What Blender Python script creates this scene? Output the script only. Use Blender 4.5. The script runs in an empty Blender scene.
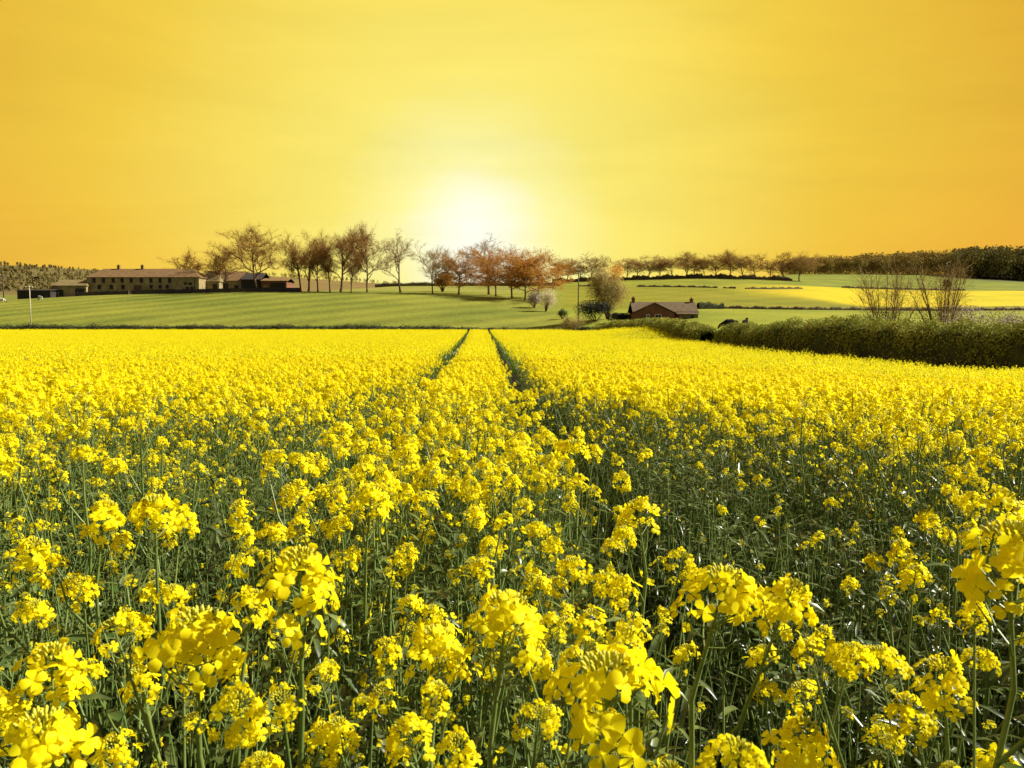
import bpy, math, random
import numpy as np
from mathutils import Vector, Matrix
R = math.radians
rng = np.random.default_rng(7)
random.seed(7)
scene = bpy.context.scene
COL = scene.collection

# ------------------------------------------------------------------ camera
F = 796.0; CAMZ = 1.6; HOR = 322.0
PITCH = math.atan((384 - HOR) / F)
cam_d = bpy.data.cameras.new('camera'); cam = bpy.data.objects.new('camera', cam_d); COL.objects.link(cam)
cam.location = (0, 0, CAMZ); cam.rotation_euler = (R(90) - PITCH, 0, 0)
cam_d.sensor_width = 36; cam_d.lens = F / 1024 * 36; cam_d.clip_start = 0.05; cam_d.clip_end = 6000
cam_d.dof.use_dof = True; cam_d.dof.focus_distance = 4.0; cam_d.dof.aperture_fstop = 18
scene.camera = cam
scene.render.resolution_x = 1024; scene.render.resolution_y = 768

# ------------------------------------------------------------------ nodes helper
def N(nt, t, **kw):
    n = nt.nodes.new(t)
    for k, v in kw.items(): setattr(n, k, v)
    return n
def s2l(c):
    return tuple(((x / 255) / 12.92 if x / 255 <= .04045 else ((x / 255 + .055) / 1.055) ** 2.4) for x in c)
def ramp(nt, stops, interp='LINEAR'):
    r = N(nt, 'ShaderNodeValToRGB'); cr = r.color_ramp; cr.interpolation = interp
    while len(cr.elements) < len(stops): cr.elements.new(0.5)
    for e, (p, c) in zip(cr.elements, stops): e.position = p; e.color = (*c, 1) if len(c) == 3 else c
    return r
def mixc(nt, fac, a, b, mode='MIX'):
    m = N(nt, 'ShaderNodeMix', data_type='RGBA', blend_type=mode)
    for s, v in ((m.inputs[0], fac), (m.inputs[6], a), (m.inputs[7], b)):
        if isinstance(v, bpy.types.NodeSocket): nt.links.new(v, s)
        elif isinstance(v, (int, float)): s.default_value = v
        else: s.default_value = (*v, 1)
    return m.outputs[2]
def math_(nt, op, a, b=0.0, c=None, clamp=False):
    m = N(nt, 'ShaderNodeMath', operation=op, use_clamp=clamp)
    for s, v in zip(m.inputs, (a, b, c)):
        if v is None: continue
        if isinstance(v, bpy.types.NodeSocket): nt.links.new(v, s)
        else: s.default_value = v
    return m.outputs[0]

# ------------------------------------------------------------------ sky (a yellow evening sky round a low glow)
EXPO = 0.85
SUN_EL, SUN_AZ = R(38), R(80)           # azimuth measured clockwise from +Y
world = bpy.data.worlds.new('World'); scene.world = world; world.use_nodes = True
nt = world.node_tree; nt.nodes.clear()
tc = N(nt, 'ShaderNodeTexCoord'); out = N(nt, 'ShaderNodeOutputWorld')
vec = tc.outputs['Generated']
def pix_dir(px, py):
    v = Vector((px - 512, F, 384 - py)).normalized(); v.rotate(Matrix.Rotation(-PITCH, 3, 'X')); return v
g = pix_dir(474, 232)
sx = N(nt, 'ShaderNodeSeparateXYZ'); nt.links.new(vec, sx.inputs[0])
dt = N(nt, 'ShaderNodeVectorMath', operation='DOT_PRODUCT'); nt.links.new(vec, dt.inputs[0]); dt.inputs[1].default_value = g
ang = math_(nt, 'ARCCOSINE', math_(nt, 'MINIMUM', dt.outputs['Value'], 0.99999))
noi = N(nt, 'ShaderNodeTexNoise'); noi.inputs['Scale'].default_value = 2.2; noi.inputs['Detail'].default_value = 5; noi.inputs['Roughness'].default_value = .55
mp = N(nt, 'ShaderNodeMapping'); mp.inputs['Scale'].default_value = (1, 1, 4.5); mp.inputs['Rotation'].default_value = (0, R(12), 0)
nt.links.new(vec, mp.inputs[0]); nt.links.new(mp.outputs[0], noi.inputs['Vector'])
wob = math_(nt, 'MULTIPLY_ADD', noi.outputs[0], 0.13, -0.065)
ang2 = math_(nt, 'ADD', ang, wob)
rad = ramp(nt, [(0.0, s2l((255, 255, 243))), (0.045, s2l((255, 254, 220))), (0.10, s2l((255, 247, 160))), (0.18, s2l((252, 234, 116))),
                (0.27, s2l((250, 226, 100))), (0.42, s2l((243, 205, 70))), (0.62, s2l((230, 180, 56))), (1.0, s2l((212, 158, 50)))])
nt.links.new(math_(nt, 'DIVIDE', ang2, 1.0), rad.inputs[0])
# orange band low over the land
el = math_(nt, 'ARCSINE', sx.outputs['Z'])
low = ramp(nt, [(0.0, (1, 1, 1)), (0.08, (.9, .9, .9)), (0.22, (0.12, .12, .12)), (0.34, (0, 0, 0))]); nt.links.new(el, low.inputs[0])
away = ramp(nt, [(0.2, (0, 0, 0)), (0.62, (1, 1, 1))]); nt.links.new(ang, away.inputs[0])
lowf = math_(nt, 'MULTIPLY', math_(nt, 'MULTIPLY', low.outputs[0], away.outputs[0]), 0.55)
c1 = mixc(nt, lowf, rad.outputs[0], s2l((241, 172, 62)))
# high and behind the camera the sky pales to a neutral blue-white
hi = ramp(nt, [(0.62, (0, 0, 0)), (1.15, (1, 1, 1))]);
hi.color_ramp.elements[1].position = 1.0
nt.links.new(math_(nt, 'MULTIPLY', el, 0.95), hi.inputs[0])
bk = ramp(nt, [(0.42, (0, 0, 0)), (0.75, (1, 1, 1))]); nt.links.new(math_(nt, 'DIVIDE', ang, 3.1416), bk.inputs[0])
nf = math_(nt, 'MAXIMUM', hi.outputs[0], bk.outputs[0])
no_ = N(nt, 'ShaderNodeTexNoise'); no_.inputs['Scale'].default_value = 1.6; no_.inputs['Detail'].default_value = 7; no_.inputs['Roughness'].default_value = .6; no_.inputs['Distortion'].default_value = .6
mp2 = N(nt, 'ShaderNodeMapping'); mp2.inputs['Scale'].default_value = (1, 1, 6); mp2.inputs['Rotation'].default_value = (0, R(-9), 0); nt.links.new(vec, mp2.inputs[0]); nt.links.new(mp2.outputs[0], no_.inputs['Vector'])
cl = ramp(nt, [(.35, (.93, .94, .97)), (.65, (1.03, 1.03, 1.06))]); nt.links.new(no_.outputs[0], cl.inputs[0]); c1 = mixc(nt, 1.0, c1, cl.outputs[0], 'MULTIPLY')
c2 = mixc(nt, nf, c1, (0.15, 0.19, 0.26))
bg = N(nt, 'ShaderNodeBackground'); nt.links.new(c2, bg.inputs[0]); bg.inputs[1].default_value = 2 ** -EXPO
# the atmosphere itself adds a little on top
sky = N(nt, 'ShaderNodeTexSky', sky_type='NISHITA', sun_disc=False, sun_elevation=SUN_EL, sun_rotation=SUN_AZ)
bg2 = N(nt, 'ShaderNodeBackground'); nt.links.new(sky.outputs[0], bg2.inputs[0]); bg2.inputs[1].default_value = 0.0
ad = N(nt, 'ShaderNodeAddShader'); nt.links.new(bg.outputs[0], ad.inputs[0]); nt.links.new(bg2.outputs[0], ad.inputs[1])
nt.links.new(bg.outputs[0], out.inputs[0])

sun_d = bpy.data.lights.new('sun', 'SUN'); sun = bpy.data.objects.new('sun', sun_d); COL.objects.link(sun)
sun_d.energy = 5.0; sun_d.angle = R(0.5); sun_d.color = (1, .96, .86)
sd = Vector((math.sin(SUN_AZ) * math.cos(SUN_EL), math.cos(SUN_AZ) * math.cos(SUN_EL), math.sin(SUN_EL)))
sun.rotation_euler = sd.to_track_quat('Z', 'Y').to_euler(); sun.location = (60, 20, 60)
vs = scene.view_settings; vs.view_transform = 'Standard'; vs.look = 'None'; vs.exposure = EXPO; vs.gamma = 1; vs.use_curve_mapping = False
scene.cycles.max_bounces = 6; scene.cycles.diffuse_bounces = 3; scene.cycles.transmission_bounces = 4; scene.cycles.transparent_max_bounces = 6

# ------------------------------------------------------------------ mesh helpers
def npmesh(name, V, Fq, smooth=False, mats=(), mi=None):
    """V (n,3); Fq (m,3|4) int array"""
    me = bpy.data.meshes.new(name); V = np.asarray(V, np.float32); Fq = np.asarray(Fq, np.int32); k = Fq.shape[1]
    me.vertices.add(len(V)); me.vertices.foreach_set('co', V.ravel())
    me.loops.add(Fq.size); me.loops.foreach_set('vertex_index', Fq.ravel())
    me.polygons.add(len(Fq)); me.polygons.foreach_set('loop_start', np.arange(len(Fq), dtype=np.int32) * k)
    for m in mats: me.materials.append(m)
    if mi is not None: me.polygons.foreach_set('material_index', np.asarray(mi, np.int32))
    me.update(calc_edges=True)
    if smooth: me.polygons.foreach_set('use_smooth', [True] * len(Fq))
    return me
class MB:
    """collects quads / triangles (triangles stored as python faces)"""
    def __init__(s): s.pm = 0; s.V = []; s.F = []; s.M = []; s.n = 0
    def add(s, V, Fs, m=0):
        V = [tuple(v) for v in V]; s.V += V; s.F += [tuple(i + s.n for i in f) for f in Fs]; s.M += [m] * len(Fs); s.n += len(V); return s
    def box(s, x0, x1, y0, y1, z0, z1, m=0):
        return s.add([(x0, y0, z0), (x1, y0, z0), (x1, y1, z0), (x0, y1, z0), (x0, y0, z1), (x1, y0, z1), (x1, y1, z1), (x0, y1, z1)],
                     [(0, 3, 2, 1), (4, 5, 6, 7), (0, 1, 5, 4), (1, 2, 6, 5), (2, 3, 7, 6), (3, 0, 4, 7)], m)
    def tube(s, pts, rad, sides=6, m=0, cap=True):
        pts = [Vector(p) for p in pts]; rings = []; V = []
        for i, p in enumerate(pts):
            d = (pts[min(i + 1, len(pts) - 1)] - pts[max(i - 1, 0)])
            d = d.normalized() if d.length > 1e-9 else Vector((0, 0, 1))
            a = d.cross(Vector((0.31, 1, 0.13))).normalized(); b = d.cross(a)
            for k in range(sides):
                t = 2 * math.pi * k / sides; V.append(p + (a * math.cos(t) + b * math.sin(t)) * rad[i])
        Fs = [(i * sides + k, i * sides + (k + 1) % sides, (i + 1) * sides + (k + 1) % sides, (i + 1) * sides + k) for i in range(len(pts) - 1) for k in range(sides)]
        if cap: Fs += [tuple(range(sides - 1, -1, -1)), tuple((len(pts) - 1) * sides + k for k in range(sides))]
        return s.add(V, Fs, m)
    def mesh(s, name, mats, smooth=False):
        me = bpy.data.meshes.new(name); me.from_pydata(s.V, [], s.F)
        for m in mats: me.materials.append(m)
        if len(mats) > 1: me.polygons.foreach_set('material_index', s.M)
        if smooth: me.polygons.foreach_set('use_smooth', [True] * len(s.F))
        me.update(); return me
def link(name, data, parent=None, loc=(0, 0, 0), rz=0, scale=1):
    o = bpy.data.objects.new(name, data); COL.objects.link(o); o.location = loc; o.rotation_euler[2] = rz
    o.scale = (scale,) * 3 if isinstance(scale, (int, float)) else scale
    if parent: o.parent = parent
    return o
def tag(o, label=None, cat=None, group=None, kind=None):
    if label: o['label'] = label
    if cat: o['category'] = cat
    if group: o['group'] = group
    if kind: o['kind'] = kind
    return o
def thing(name, label, cat, loc=(0, 0, 0), rz=0, group=None, scale=1):
    o = link(name, None, None, loc, rz, scale); o.empty_display_size = .1
    return tag(o, label, cat, group)
def rquads(C, size, aspect=1.0, nrm=None, spread=1.0, r=rng):
    """random oriented quads round centres C; size scalar or (n,)"""
    n = len(C); d = r.normal(size=(n, 3)); d /= np.linalg.norm(d, axis=1)[:, None]
    if nrm is not None:
        d = nrm + d * spread; d /= np.linalg.norm(d, axis=1)[:, None] + 1e-9
    t = r.normal(size=(n, 3)); a = np.cross(d, t); a /= np.linalg.norm(a, axis=1)[:, None] + 1e-9; b = np.cross(d, a)
    s = np.broadcast_to(np.asarray(size, float), (n,))[:, None] * .5
    V = np.stack([C - a * s * aspect, C - b * s, C + a * s * aspect, C + b * s], 1).reshape(-1, 3)
    return V, np.arange(n * 4).reshape(-1, 4)
def blades(P, D, L, W, r=rng):
    """flat thin strips from P along D of length L, width W (twigs, grass)"""
    n = len(P); D = D / (np.linalg.norm(D, axis=1)[:, None] + 1e-9); t = r.normal(size=(n, 3)); a = np.cross(D, t); a /= np.linalg.norm(a, axis=1)[:, None] + 1e-9
    L = np.broadcast_to(L, (n,))[:, None]; W = np.broadcast_to(W, (n,))[:, None] * .5
    V = np.stack([P - a * W, P + a * W, P + D * L + a * W * .4, P + D * L - a * W * .4], 1).reshape(-1, 3)
    return V, np.arange(n * 4).reshape(-1, 4)
def cat(*vf):
    Vs, Fs, n = [], [], 0
    for V, Fq in vf: Vs.append(V); Fs.append(Fq + n); n += len(V)
    return np.concatenate(Vs), np.concatenate(Fs)

# ------------------------------------------------------------------ materials
def mat(name, col, rough=.8, var=None, nscale=3.0, trans=0.0, tcol=None, coord='Object', bump=0.0, spec=.3, inst=0.0, detail=4):
    m = bpy.data.materials.new(name); m.use_nodes = True; nt = m.node_tree; nt.nodes.clear()
    o = N(nt, 'ShaderNodeOutputMaterial'); b = N(nt, 'ShaderNodeBsdfPrincipled'); b.inputs['Roughness'].default_value = rough
    b.inputs['Specular IOR Level'].default_value = spec
    c = None
    if var is not None:
        tc = N(nt, 'ShaderNodeTexCoord'); no = N(nt, 'ShaderNodeTexNoise'); no.inputs['Scale'].default_value = nscale; no.inputs['Detail'].default_value = detail
        nt.links.new(tc.outputs[coord], no.inputs['Vector'])
        rp = ramp(nt, [(.34, (0, 0, 0)), (.66, (1, 1, 1))]); nt.links.new(no.outputs[0], rp.inputs[0])
        c = mixc(nt, rp.outputs[0], col, var)
        if inst:
            oi = N(nt, 'ShaderNodeObjectInfo'); hs = N(nt, 'ShaderNodeHueSaturation')
            nt.links.new(c, hs.inputs['Color']); nt.links.new(math_(nt, 'MULTIPLY_ADD', oi.outputs['Random'], inst * 2, 1 - inst), hs.inputs['Value'])
            c = hs.outputs[0]
        nt.links.new(c, b.inputs['Base Color'])
        if bump:
            bp = N(nt, 'ShaderNodeBump'); bp.inputs['Strength'].default_value = bump; bp.inputs['Distance'].default_value = .05
            nt.links.new(no.outputs[0], bp.inputs['Height']); nt.links.new(bp.outputs[0], b.inputs['Normal'])
    else: b.inputs['Base Color'].default_value = (*col, 1)
    if trans:
        t = N(nt, 'ShaderNodeBsdfTranslucent'); mx = N(nt, 'ShaderNodeMixShader'); mx.inputs[0].default_value = trans
        if tcol is None and c is not None: nt.links.new(c, t.inputs[0])
        else: t.inputs[0].default_value = (*(tcol or col), 1)
        nt.links.new(b.outputs[0], mx.inputs[1]); nt.links.new(t.outputs[0], mx.inputs[2]); nt.links.new(mx.outputs[0], o.inputs[0])
    else: nt.links.new(b.outputs[0], o.inputs[0])
    return m
M = {}
M['petal'] = mat('petal', (.95, .86, .010), .55, (.92, .76, .005), 22, trans=.48, tcol=(1, .90, .010), coord='Object', spec=.1, inst=.05)
M['petal_far'] = mat('petal_far', (.95, .87, .010), .6, (.90, .78, .005), 6, trans=.45, tcol=(1, .92, .010), coord='Object', spec=.2, inst=.05)
M['bud'] = mat('bud', (.46, .46, .03), .5, (.62, .55, .03), 60, trans=.1)
M['stem'] = mat('stem', (.09, .145, .028), .45, (.19, .25, .06), 9, spec=.5)
M['leaf'] = mat('leaf', (.035, .075, .014), .38, (.10, .155, .035), 7, trans=.25, tcol=(.18, .30, .03), spec=.5, inst=.2)
M['under'] = mat('under', (.026, .050, .010), .36, (.15, .19, .045), 16, trans=.2, spec=.6, inst=.2)
M['bark'] = mat('bark', (.15, .09, .04), .9, (.085, .05, .025), 1.5, spec=.1)  # lighter warm brown stands in for glow from behind the trees
M['twig'] = mat('twig', (.34, .17, .045), .85, (.22, .11, .03), .5, spec=.1)  # orange put into the colour for twigs backlit by the sky glow
M['twig_grey'] = mat('twig_grey', (.42, .30, .13), .85, (.28, .20, .09), .5, spec=.1)
M['bud_orange'] = mat('orange_leaves', (.55, .27, .05), .7, (.36, .17, .035), .8, trans=.4, tcol=(.8, .40, .05))
M['bud_brown'] = mat('brown_leaves', (.34, .18, .045), .7, (.42, .24, .05), .8, trans=.35, tcol=(.6, .32, .05))
M['hedge'] = mat('hedge_leaf', (.19, .22, .03), .7, (.42, .40, .07), .9, trans=.22, spec=.12)
M['hedge_dark'] = mat('hedge_dark_leaf', (.05, .06, .018), .7, (.10, .10, .03), .5, trans=.1)
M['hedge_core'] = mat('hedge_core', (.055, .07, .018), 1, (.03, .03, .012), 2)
M['scrub'] = mat('scrub_leaf', (.20, .14, .05), .8, (.13, .11, .04), .3, trans=.1)
M['scrub_core'] = mat('scrub_core', (.12, .085, .035), 1, (.08, .06, .025), .3)
M['willow'] = mat('willow_leaf', (.52, .41, .13), .7, (.26, .20, .08), .6, trans=.3, spec=.1)
M['shrub_dark'] = mat('shrub_dark', (.05, .05, .03), .9, (.03, .03, .025), 1, trans=.1)
M['blossom'] = mat('blossom', (.85, .76, .58), .7, (.55, .46, .28), 1.2, trans=.3, spec=.1)
M['mauve'] = mat('mauve', (.42, .32, .27), .7, (.22, .18, .13), .7, trans=.2)
M['green_bush'] = mat('green_bush', (.08, .12, .02), .6, (.14, .17, .03), 1, trans=.2)
M['wood_leaf'] = mat('wood_leaf', (.22, .17, .045), 1, (.32, .23, .06), .05, trans=.15, spec=0)
M['hill_leaf'] = mat('hill_leaf', (.18, .155, .05), 1, (.24, .18, .055), .02, trans=.15, spec=0)
M['wood_dark'] = mat('wood_dark', (.12, .12, .04), .8, (.20, .17, .055), .06, trans=.1, spec=0)
M['roof'] = mat('roof_tiles', (.17, .10, .045), .9, (.23, .14, .06), .8, spec=.1)
M['roof_lit'] = mat('roof_sunlit', (.24, .18, .075), .9, (.18, .13, .055), .8, spec=.1)  # paler roof copy, sunlight put into its colour; also on pillars and porch
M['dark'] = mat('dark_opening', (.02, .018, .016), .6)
M['pane'] = mat('window_pane', (.02, .02, .02), .3, spec=.2)
M['door_red'] = mat('door_paint', (.10, .055, .035), .6, (.075, .04, .03), 2)
M['white'] = mat('white_paint', (.7, .66, .55), .5, (.6, .55, .45), 3)
M['tin'] = mat('dark_sheet', (.055, .045, .04), .8, (.035, .03, .027), .7, spec=.15)
M['pole'] = mat('pole_wood', (.10, .07, .045), .8, (.06, .045, .03), 3)
M['pole_pale'] = mat('pole_pale', (.55, .48, .33), .7, (.40, .35, .24), 3)
M['wire'] = mat('wire', (.05, .05, .05), .6)
M['cattle'] = mat('black_hide', (.012, .011, .012), .9, (.025, .02, .018), 3, spec=.05)
M['wool'] = mat('wool', (.62, .56, .44), .9, (.5, .45, .33), 12)
M['face'] = mat('dark_face', (.03, .027, .025), .8)
def brick(name, c1, c2, mortar, scale, bw=.5, rh=.25):
    m = bpy.data.materials.new(name); m.use_nodes = True; nt = m.node_tree; b = nt.nodes['Principled BSDF']; b.inputs['Roughness'].default_value = .9
    tc = N(nt, 'ShaderNodeTexCoord'); mp = N(nt, 'ShaderNodeMapping'); mp.inputs['Rotation'].default_value = (R(90), 0, 0)
    nt.links.new(tc.outputs['Object'], mp.inputs[0]); bt = N(nt, 'ShaderNodeTexBrick'); nt.links.new(mp.outputs[0], bt.inputs[0])
    bt.inputs['Color1'].default_value = (*c1, 1); bt.inputs['Color2'].default_value = (*c2, 1); bt.inputs['Mortar'].default_value = (*mortar, 1)
    bt.inputs['Scale'].default_value = scale; bt.inputs['Brick Width'].default_value = bw; bt.inputs['Row Height'].default_value = rh; bt.inputs['Mortar Size'].default_value = .012
    no = N(nt, 'ShaderNodeTexNoise'); no.inputs['Scale'].default_value = .6; no.inputs['Detail'].default_value = 6; nt.links.new(tc.outputs['Object'], no.inputs['Vector'])
    rp = ramp(nt, [(.35, (.72, .70, .66)), (.65, (1.15, 1.1, 1))]); nt.links.new(no.outputs[0], rp.inputs[0])
    nt.links.new(mixc(nt, 1.0, bt.outputs[0], rp.outputs[0], 'MULTIPLY'), b.inputs['Base Color']); return m
M['stone'] = brick('stone_wall', (.34, .27, .13), (.27, .21, .10), (.30, .24, .12), 1, .7, .35)
M['brick'] = brick('brick_wall', (.21, .075, .04), (.15, .05, .03), (.18, .10, .06), 1, .3, .1)

# ------------------------------------------------------------------ terrain
def zpy(py, D): return CAMZ + (HOR - py) / F * D
KD = [0, 1, 3, 5, 7, 11, 20, 36, 50, 75, 100, 125, 150, 158, 175, 200, 225, 240, 260, 300, 350, 365, 450, 470, 600, 700, 900, 1400, 3500]
HC = 1.15
FD = [0, 1, 2, 3, 5, 7, 11, 20, 36, 50, 75, 100, 150]
FDROP_C = [.40, .42, .44, .47, .53, .63, .80, 1.08, 1.30, 1.42, 1.5, 1.5, 1.5]     # canopy below the camera, centre and left
FDROP_R = [.40, .42, .44, .47, .54, .66, .95, 1.55, 2.22, 2.5, 2.55, 2.55, 2.55]       # right
def edge(u):   # depth of the far edge of the rape crop at bearing u
    return np.interp(u, [-900, 560, 620, 660, 700, 760, 840, 920, 1024, 1300, 1900], [150, 150, 125, 95, 75, 60, 50, 43, 36, 27, 20])
COLS = {  # bearing px: [(D, z)] beyond the crop
 -700: [(158, 0.3), (240, 6), (300, 6), (450, 14), (700, zpy(262, 700)), (900, 60), (1400, 40), (3500, 0)],
 0:    [(158, .4), (175, 2.3), (200, 5.0), (225, zpy(302, 225)), (240, zpy(300, 240)), (260, 7.6), (300, 7), (450, zpy(292, 450)), (600, zpy(274, 600)), (700, zpy(264.5, 700)), (900, 50), (1400, 40), (3500, 0)],
 100:  [(158, .4), (175, 2.6), (200, 5.6), (225, 8.3), (240, zpy(295.5, 240)), (260, zpy(294.5, 260)), (300, 9.5), (450, zpy(292, 450)), (600, zpy(277, 600)), (700, zpy(270, 700)), (900, 50), (1400, 40), (3500, 0)],
 260:  [(158, .4), (175, 2.9), (200, 6.2), (225, 9.3), (240, zpy(292, 240)), (260, zpy(291.2, 260)), (300, 10.5), (450, zpy(290, 450)), (600, zpy(280, 600)), (700, zpy(275.5, 700)), (900, 48), (1400, 30), (3500, 0)],
 400:  [(158, .4), (175, 2.8), (200, 6.0), (225, 9), (240, zpy(293, 240)), (260, zpy(291.5, 260)), (300, zpy(289, 300)), (350, zpy(286, 350)), (365, 16.5), (450, 18), (600, zpy(287, 600)), (700, zpy(285, 700)), (900, 30), (1400, 10), (3500, -10)],
 540:  [(158, .3), (175, 1.9), (200, 4.6), (225, zpy(300, 225)), (240, zpy(297, 240)), (260, zpy(294, 260)), (300, zpy(289.5, 300)), (350, zpy(286, 350)), (365, 17), (450, zpy(283, 450)), (470, 23), (600, 20), (700, 16), (900, 5), (1400, 0), (3500, -10)],
 590:  [(158, zpy(321, 158)), (175, zpy(317, 175)), (200, zpy(311, 200)), (240, zpy(303, 240)), (300, zpy(292, 300)), (350, zpy(286.5, 350)), (365, 17.5), (450, zpy(281.5, 450)), (470, 24.5), (600, 20), (700, 16), (900, 5), (1400, 0), (3500, -10)],
 700:  [(100, .6), (150, zpy(317, 150)), (175, zpy(313, 175)), (200, zpy(309, 200)), (240, zpy(303, 240)), (300, zpy(294, 300)), (350, zpy(287.5, 350)), (365, 17), (450, zpy(278, 450)), (470, 26.5), (600, 24), (700, 20), (900, 5), (1400, 0), (3500, -10)],
 780:  [(65, -1.2), (100, .3), (150, zpy(317, 150)), (200, zpy(310, 200)), (240, zpy(306.5, 240)), (300, zpy(298, 300)), (350, zpy(291, 350)), (450, zpy(280.5, 450)), (600, zpy(275, 600)), (700, zpy(274, 700)), (900, 30), (1400, 0), (3500, -10)],
 860:  [(55, -1.2), (100, .2), (150, zpy(318, 150)), (200, zpy(311, 200)), (280, zpy(306.5, 280)), (350, zpy(295, 350)), (400, zpy(289, 400)), (450, zpy(285, 450)), (600, zpy(275, 600)), (700, zpy(274, 700)), (900, 30), (1400, 0), (3500, -10)],
 940:  [(46, -1.3), (100, .2), (150, zpy(319, 150)), (200, zpy(312, 200)), (280, zpy(306.5, 280)), (350, zpy(296, 350)), (400, zpy(291, 400)), (450, zpy(287, 450)), (600, zpy(276, 600)), (700, zpy(274, 700)), (900, 30), (1400, 0), (3500, -10)],
 1024: [(40, -1.4), (100, .2), (150, zpy(319, 150)), (200, zpy(312, 200)), (280, zpy(305, 280)), (350, zpy(296, 350)), (400, zpy(291, 400)), (450, zpy(288, 450)), (600, zpy(281, 600)), (700, zpy(276, 700)), (900, 30), (1400, 0), (3500, -10)],
 1700: [(40, -1.4), (150, 1), (280, 6), (400, 12), (600, 24), (900, 30), (1400, 0), (3500, -10)]}
LD = np.concatenate([np.linspace(0, 60, 121), np.geomspace(60.5, 3500, 420)])
def col_profile(u):
    e = float(edge(u)); fr = float(np.clip((u - 520) / 430, 0, 1))
    fz = CAMZ - HC - (np.interp(LD, FD, FDROP_C) * (1 - fr) + np.interp(LD, FD, FDROP_R) * fr)
    ks = COLS[u]; sh = 7 if u > 560 else 1; zb = float(np.interp(e + 1, LD, fz)); kd = [e + 1, e + sh + 1] + [k[0] for k in ks if k[0] > e + sh + 3]; kz = [zb, zb + .02 * sh] + [k[1] for k in ks if k[0] > e + sh + 3]
    z = np.where(LD <= e + 1, fz, np.interp(LD, kd, kz))
    k = np.array([1, 2, 3, 2, 1]) / 9.0; zz = np.convolve(np.pad(z, 2, mode='edge'), k, 'valid')
    return zz
UC = sorted(COLS); TAB = np.array([col_profile(u) for u in UC])
UF = np.linspace(-700, 1700, 961)
TABF = np.empty((961, len(LD)))
for j in range(len(LD)): TABF[:, j] = np.interp(UF, UC, TAB[:, j])
_k = np.hanning(21); _k /= _k.sum()
for j in range(len(LD)): TABF[:, j] = np.convolve(np.pad(TABF[:, j], 10, mode='edge'), _k, 'valid')
def gz(x, y):
    x = np.asarray(x, float); y = np.asarray(y, float); r = np.hypot(x, y)
    az = np.clip(np.arctan2(x, y), -R(56), R(56)); u = np.clip(512 + F * np.tan(az), -700, 1700)
    D = np.where(np.abs(np.arctan2(x, y)) > R(56), r * math.cos(R(56)), y); D = np.clip(D, 0, 3499)
    iu = (u + 700) / 2400 * 960; i0 = np.clip(iu.astype(int), 0, 959); fu = iu - i0
    jd = np.interp(D, LD, np.arange(len(LD))); j0 = np.clip(jd.astype(int), 0, len(LD) - 2); fj = jd - j0
    return (TABF[i0, j0] * (1 - fu) + TABF[i0 + 1, j0] * fu) * (1 - fj) + (TABF[i0, j0 + 1] * (1 - fu) + TABF[i0 + 1, j0 + 1] * fu) * fj
def gzf(x, y): return float(gz(x, y))
def ux(u, D): return (u - 512) / F * D      # ground x at bearing u and depth D
def sstep(x, a, b): t = np.clip((x - a) / (b - a), 0, 1); return t * t * (3 - 2 * t)

azs = np.concatenate([np.linspace(-180, -50, 40)[:-1], np.linspace(-50, 50, 500), np.linspace(50, 180, 40)[1:]]) * math.pi / 180
rs = np.concatenate([np.linspace(0, 12, 30)[:-1], np.geomspace(12, 900, 330)[:-1], np.geomspace(900, 3400, 25)])
A, Q = np.meshgrid(azs, rs, indexing='ij'); GX, GY = Q * np.sin(A), Q * np.cos(A); GZ = gz(GX, GY)
na, nr = A.shape
idx = np.arange(na * nr).reshape(na, nr)
Fq = np.stack([idx[:-1, :-1], idx[1:, :-1], idx[1:, 1:], idx[:-1, 1:]], -1).reshape(-1, 4)[:, ::-1]
V = np.stack([GX, GY, GZ], -1).reshape(-1, 3)
ground_me = npmesh('ground', V, Fq, smooth=True)
U = np.where(GY > 1, 512 + F * GX / np.maximum(GY, 1), 512).ravel(); DD = GY.ravel(); E = edge(U)
colr = np.empty((len(V), 4)); colr[:, 3] = 0.0; colr[:, :3] = (.17, .19, .03)
def paint(mask, c, stripes=None):
    m = np.clip(mask, 0, 1)[:, None]; colr[:, :3] = colr[:, :3] * (1 - m) + np.array(c) * m
    if stripes is not None: colr[:, 3] = colr[:, 3] * (1 - m[:, 0]) + stripes * m[:, 0]
L = 1 - sstep(U, 545, 575)
paint(L * sstep(DD, 150, 152) * (1 - sstep(DD, 262, 270)), (.175, .195, .026), 1.0)
paint(L * sstep(DD, 265, 275) * (1 - sstep(DD, 352, 356)), (.23, .235, .045), 0.2)
paint((1 - sstep(U, 470, 540)) * sstep(DD, 380, 440), (.20, .145, .045), 0)
paint((1 - sstep(U, 100, 150)) * sstep(DD, 400, 440), (.15, .125, .04), 0)
Rr = sstep(U, 550, 570)
paint(Rr * (DD > E) * (1 - sstep(DD, 203, 206)), (.22, .245, .025), 0)
paint(Rr * sstep(DD, 203, 206) * (1 - sstep(DD, 352, 355)), (.20, .20, .016), .35)
paint(Rr * sstep(DD, 352, 356), (.21, .225, .022), .3)
paint(sstep(U, 700, 840) * sstep(DD, 262 + 30 * (1 - sstep(U, 780, 900)), 270 + 60 * (1 - sstep(U, 780, 900))) * (1 - sstep(DD, 396, 402)), (.52, .44, .014), 0)
paint(sstep(U, 750, 800) * sstep(DD, 400, 406), (.17, .20, .025), .2)
paint(sstep(U, 930, 990) * sstep(DD, 520, 590), (.06, .055, .03), 0)
paint((DD < E + .5) * 1.0, (.045, .035, .022), 0)
ca = ground_me.color_attributes.new('crop', 'FLOAT_COLOR', 'POINT'); ca.data.foreach_set('color', colr.ravel())
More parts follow.
